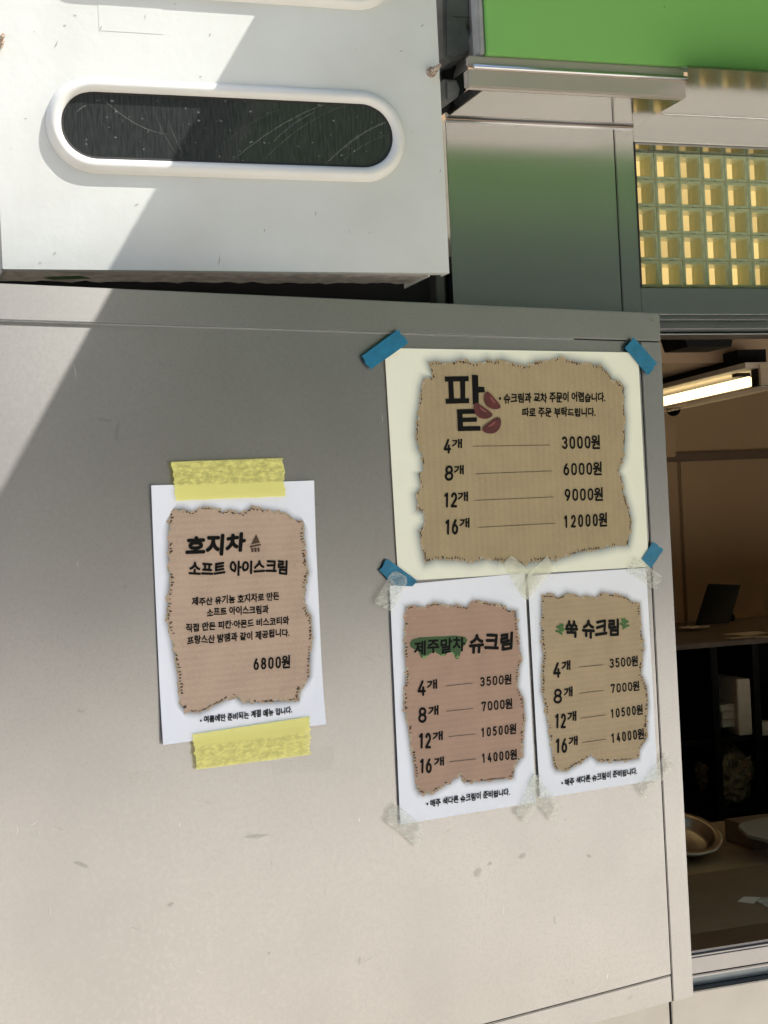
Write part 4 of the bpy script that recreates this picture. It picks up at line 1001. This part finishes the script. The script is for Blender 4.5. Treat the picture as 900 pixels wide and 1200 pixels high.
# papers on the counter
for i, (px, py, w_, d_, rz, lb) in enumerate(((878, 744, .075, .06, .2, 'loose white paper on the cabinet top right of the tablet'), (871, 748.5, .06, .03, -.1, 'folded white paper at the front edge of the cabinet top'), (901, 748, .04, .05, .3, 'white paper cut off by the right edge of the photo'), (812, 738, .05, .05, .5, 'crumpled pale wrapper in front of the tablet'))):
    p = flr(px, py, zk+.001); bm = bmesh.new(); gv = []
    for j in range(7):
        gv.append([bm.verts.new(((u/6-.5)*w_*1.3, (j/6-.5)*d_*1.3, .002+(.010 if i == 3 else .003)*(.5+.5*noise.noise(Vector((u*.9, j*.9, i*3.1)))))) for u in range(7)])
    for j in range(6):
        for u in range(6): bm.faces.new((gv[j][u], gv[j][u+1], gv[j+1][u+1], gv[j+1][u]))
    tag(bm_obj('paper', bm, M_CARDW if i < 3 else M_OFFW, loc=p, rz=rz), lb, 'paper')
# things on the shelves
Yq = YK+.006
def shelf_box(name, px0, px1, py0, py1, dep_, mtl, lb, cat, Y=Yq, rz=0):
    a, b = fac(px0, (py0+py1)/2, Y), fac(px1, (py0+py1)/2, Y); t, u = fac((px0+px1)/2, py0, Y).z, fac((px0+px1)/2, py1, Y).z
    return tag(bm_obj(name, box((0, 0, 0), (b.x-a.x, dep_, t-u), .002), mtl, loc=(a.x, Y, u), rz=rz), lb, cat)
shelf_box('carton', 865, 880, 795.5, 861.5, .16, M_CARDW, 'tall pale carton standing upright on the upper shelf', 'carton', rz=-.06)
for k, (a, b, t, u) in enumerate(((845, 864, 844, 853), (846, 864, 834.5, 843.6), (844, 864, 826, 834.2))):
    sb = empty('paper_box', Vector((fac(a, 840, Yq+.02).x, Yq+.02, fac(a, u, Yq+.02).z)), ['lowest flat pale box', 'middle flat pale box', 'topmost flat pale box'][k]+' of the stack beside the tall carton', 'box', group='flat boxes stacked on the shelf')
    w_ = fac(b, 840, Yq).x-fac(a, 840, Yq).x; h_ = fac(a, t, Yq).z-fac(a, u, Yq).z
    bm_obj('body', box((.002, 0, 0), (w_, .14, h_*.72), .002), M_CARDW, sb); bm_obj('lid', box((0, -.003, h_*.72+.0006), (w_+.003, .145, h_*.96), .002), M_CARDW, sb)
shelf_box('white_device', 889, 906, 846, 862, .10, M_CARDW, 'small pale box on the shelf at the right edge of the photo', 'box')
shelf_box('bottle_carton', 857, 864, 801, 817, .05, M_COUNT, 'small brown box partly behind the tall carton', 'box', Y=Yq+.10)
# crumpled bag of cups
p0 = fac(864, 946, YK+.02)
bm = bmesh.new(); bmesh.ops.create_icosphere(bm, subdivisions=4, radius=1)
for v in bm.verts:
    q = v.co; n1 = noise.noise(q*1.6+Vector((4, 1, 2)))*.35; n2 = abs(noise.noise(q*4.1))*.22
    r = 1+n1-n2; v.co = Vector((q.x*.074*r, q.y*.06*r, max(q.z, -.8)*.078*r+.062))
tag(bm_obj('plastic_bag', bm, M_BAG, loc=Vector((p0.x, YK+.065, zsh[1]+.001))), 'crumpled see-through plastic bag on the lower shelf', 'bag')
# its wrapped contents
bm = bmesh.new(); rn = random.Random(4)
for i in range(70):
    a = Vector((rn.uniform(-.052, .052), rn.uniform(-.04, .02), .02+rn.uniform(0, .09))); l = rn.uniform(.014, .026)
    u = Vector((rn.uniform(-1, 1), rn.uniform(-.4, .4), rn.uniform(-.6, .6))).normalized()*l; w_ = Vector((rn.uniform(-.5, .5), rn.uniform(-1, 0), rn.uniform(-1, 1))).normalized()*l*.6
    bm.faces.new([bm.verts.new(x) for x in (a-u, a+w_*.4, a+u, a-w_)])
tag(bm_obj('wrapped_spoons', bm, mat('wrapped_paper', (.90, .68, .48), .5, var=.5, vscale=60), loc=Vector((p0.x, YK+.065, zsh[1]+.001))), 'pale wrapped utensils inside the crumpled plastic bag', 'utensils')['kind'] = 'stuff'

# work table inside and low counter at the hatch
ztab = flr(860, 976, 0).z
ZT2 = fac(850, 1019, 2.30).z
def slab_top(name, y0, y1, z, th, mtl, lb, cat, skirt=None):
    r = empty(name, (1.12, y0, 0), lb, cat)
    bm_obj('table_top', box((0, 0, z-th), (2.8, y1-y0, z), .002), mtl, r)
    bm_obj('front_board', box((0.01, .015, 0.02), (2.79, .03, z-th-.001), 0), mtl, r)
    for x in (.05, 2.7): bm_obj('leg', box((x, y1-y0-.08, .02), (x+.04, y1-y0-.04, z-th-.001), .002), M_DARK, r)
    return r
zA = zs-.008
YA1 = flr(850, 1019, zA).y
slab_top('serving_counter', YF+.105, YA1, zA, .02, M_COUNT, 'dark brown serving counter just inside the hatch', 'counter')
zB = zA-.012; YB0 = YA1+.004; YB1 = min(YK-.03, YB0+.42)
slab_top('work_table', YB0, YB1, zB, .02, M_CTOP, 'brown work table behind the serving counter', 'table')
# bowl
bc = flr(797, 1004, zB); r_ = .078
bm = bmesh.new(); prof = [(0, .003), (.62, .003), (.70, .006), (.80, .020), (.83, .022), (.98, .024), (1.02, .022), (1.0, .018), (.84, .016), (.74, .002), (.6, .0), (0, .0)]
rings = []; N_ = 40
for pr, pz in prof:
    rings.append([bm.verts.new((pr*r_*math.cos(2*math.pi*i/N_), pr*r_*math.sin(2*math.pi*i/N_), pz)) for i in range(N_)] if pr else [bm.verts.new((0, 0, pz))])
for a, b in zip(rings, rings[1:]):
    for i in range(N_):
        j = (i+1) % N_
        if len(a) == 1: bm.faces.new((a[0], b[i], b[j]))
        elif len(b) == 1: bm.faces.new((a[i], b[0], a[j]))
        else: bm.faces.new((a[i], b[i], b[j], a[j]))
bmesh.ops.recalc_face_normals(bm, faces=bm.faces)
tag(bm_obj('steel_bowl', bm, M_BOWL, loc=bc+Vector((0, .0, .027)), smooth=True, rot=(.36, 0, 0)), 'wide shallow steel bowl on the work table, half hidden by the door panel', 'bowl')
# white tray with a pointed end
zt3 = zB+.05
tp = [(865, 968), (869, 964), (900, 957), (960, 957), (960, 990), (900, 984), (876, 978)]
P3 = [flr(x, y, zt3) for x, y in tp]; c3 = P3[0].copy(); k = len(P3)
V = [p-c3 for p in P3]+[p-c3-Vector((0, 0, .006)) for p in P3]
tag(mesh('white_tray', V, [tuple(range(k))[::-1], tuple(range(k, 2*k))]+[(i, (i+1) % k, k+(i+1) % k, k+i) for i in range(k)], mat('grey_tray', (.36, .34, .31), .5, var=.15, vscale=20), loc=c3), 'pale pointed tray on a carton on the work table', 'tray')
q = flr(900, 985, zB)
tag(bm_obj('brown_carton', box((-.02, 0, 0), (.25, .10, zt3-zB-.0065), .002), M_COUNT, loc=(P3[0].x+.05, P3[0].y-.0, zB+.0005)), 'low brown carton under the pale tray', 'carton')
# tape bits on the counter
for i, (pts, lb) in enumerate((([(864, 1056.5), (872, 1050.5), (891, 1051.5), (883, 1059)], 'torn pale tape piece lying on the serving counter'), ([(886, 1055), (892, 1051.5), (915, 1052), (912, 1064), (897, 1062)], 'translucent tape piece cut off by the right edge of the photo'))):
    P = [flr(x, y, zA+.001+.0006*i) for x, y in pts]; c0 = P[0].copy(); k = len(P)
    V = [p-c0 for p in P]+[p-c0-Vector((0, 0, .0004)) for p in P]
    tag(mesh('tape_piece', V, [tuple(range(k))[::-1], tuple(range(k, 2*k))]+[(a, (a+1) % k, k+(a+1) % k, k+a) for a in range(k)], M_OFFW if i == 0 else M_TAPE, loc=c0), lb, 'tape')
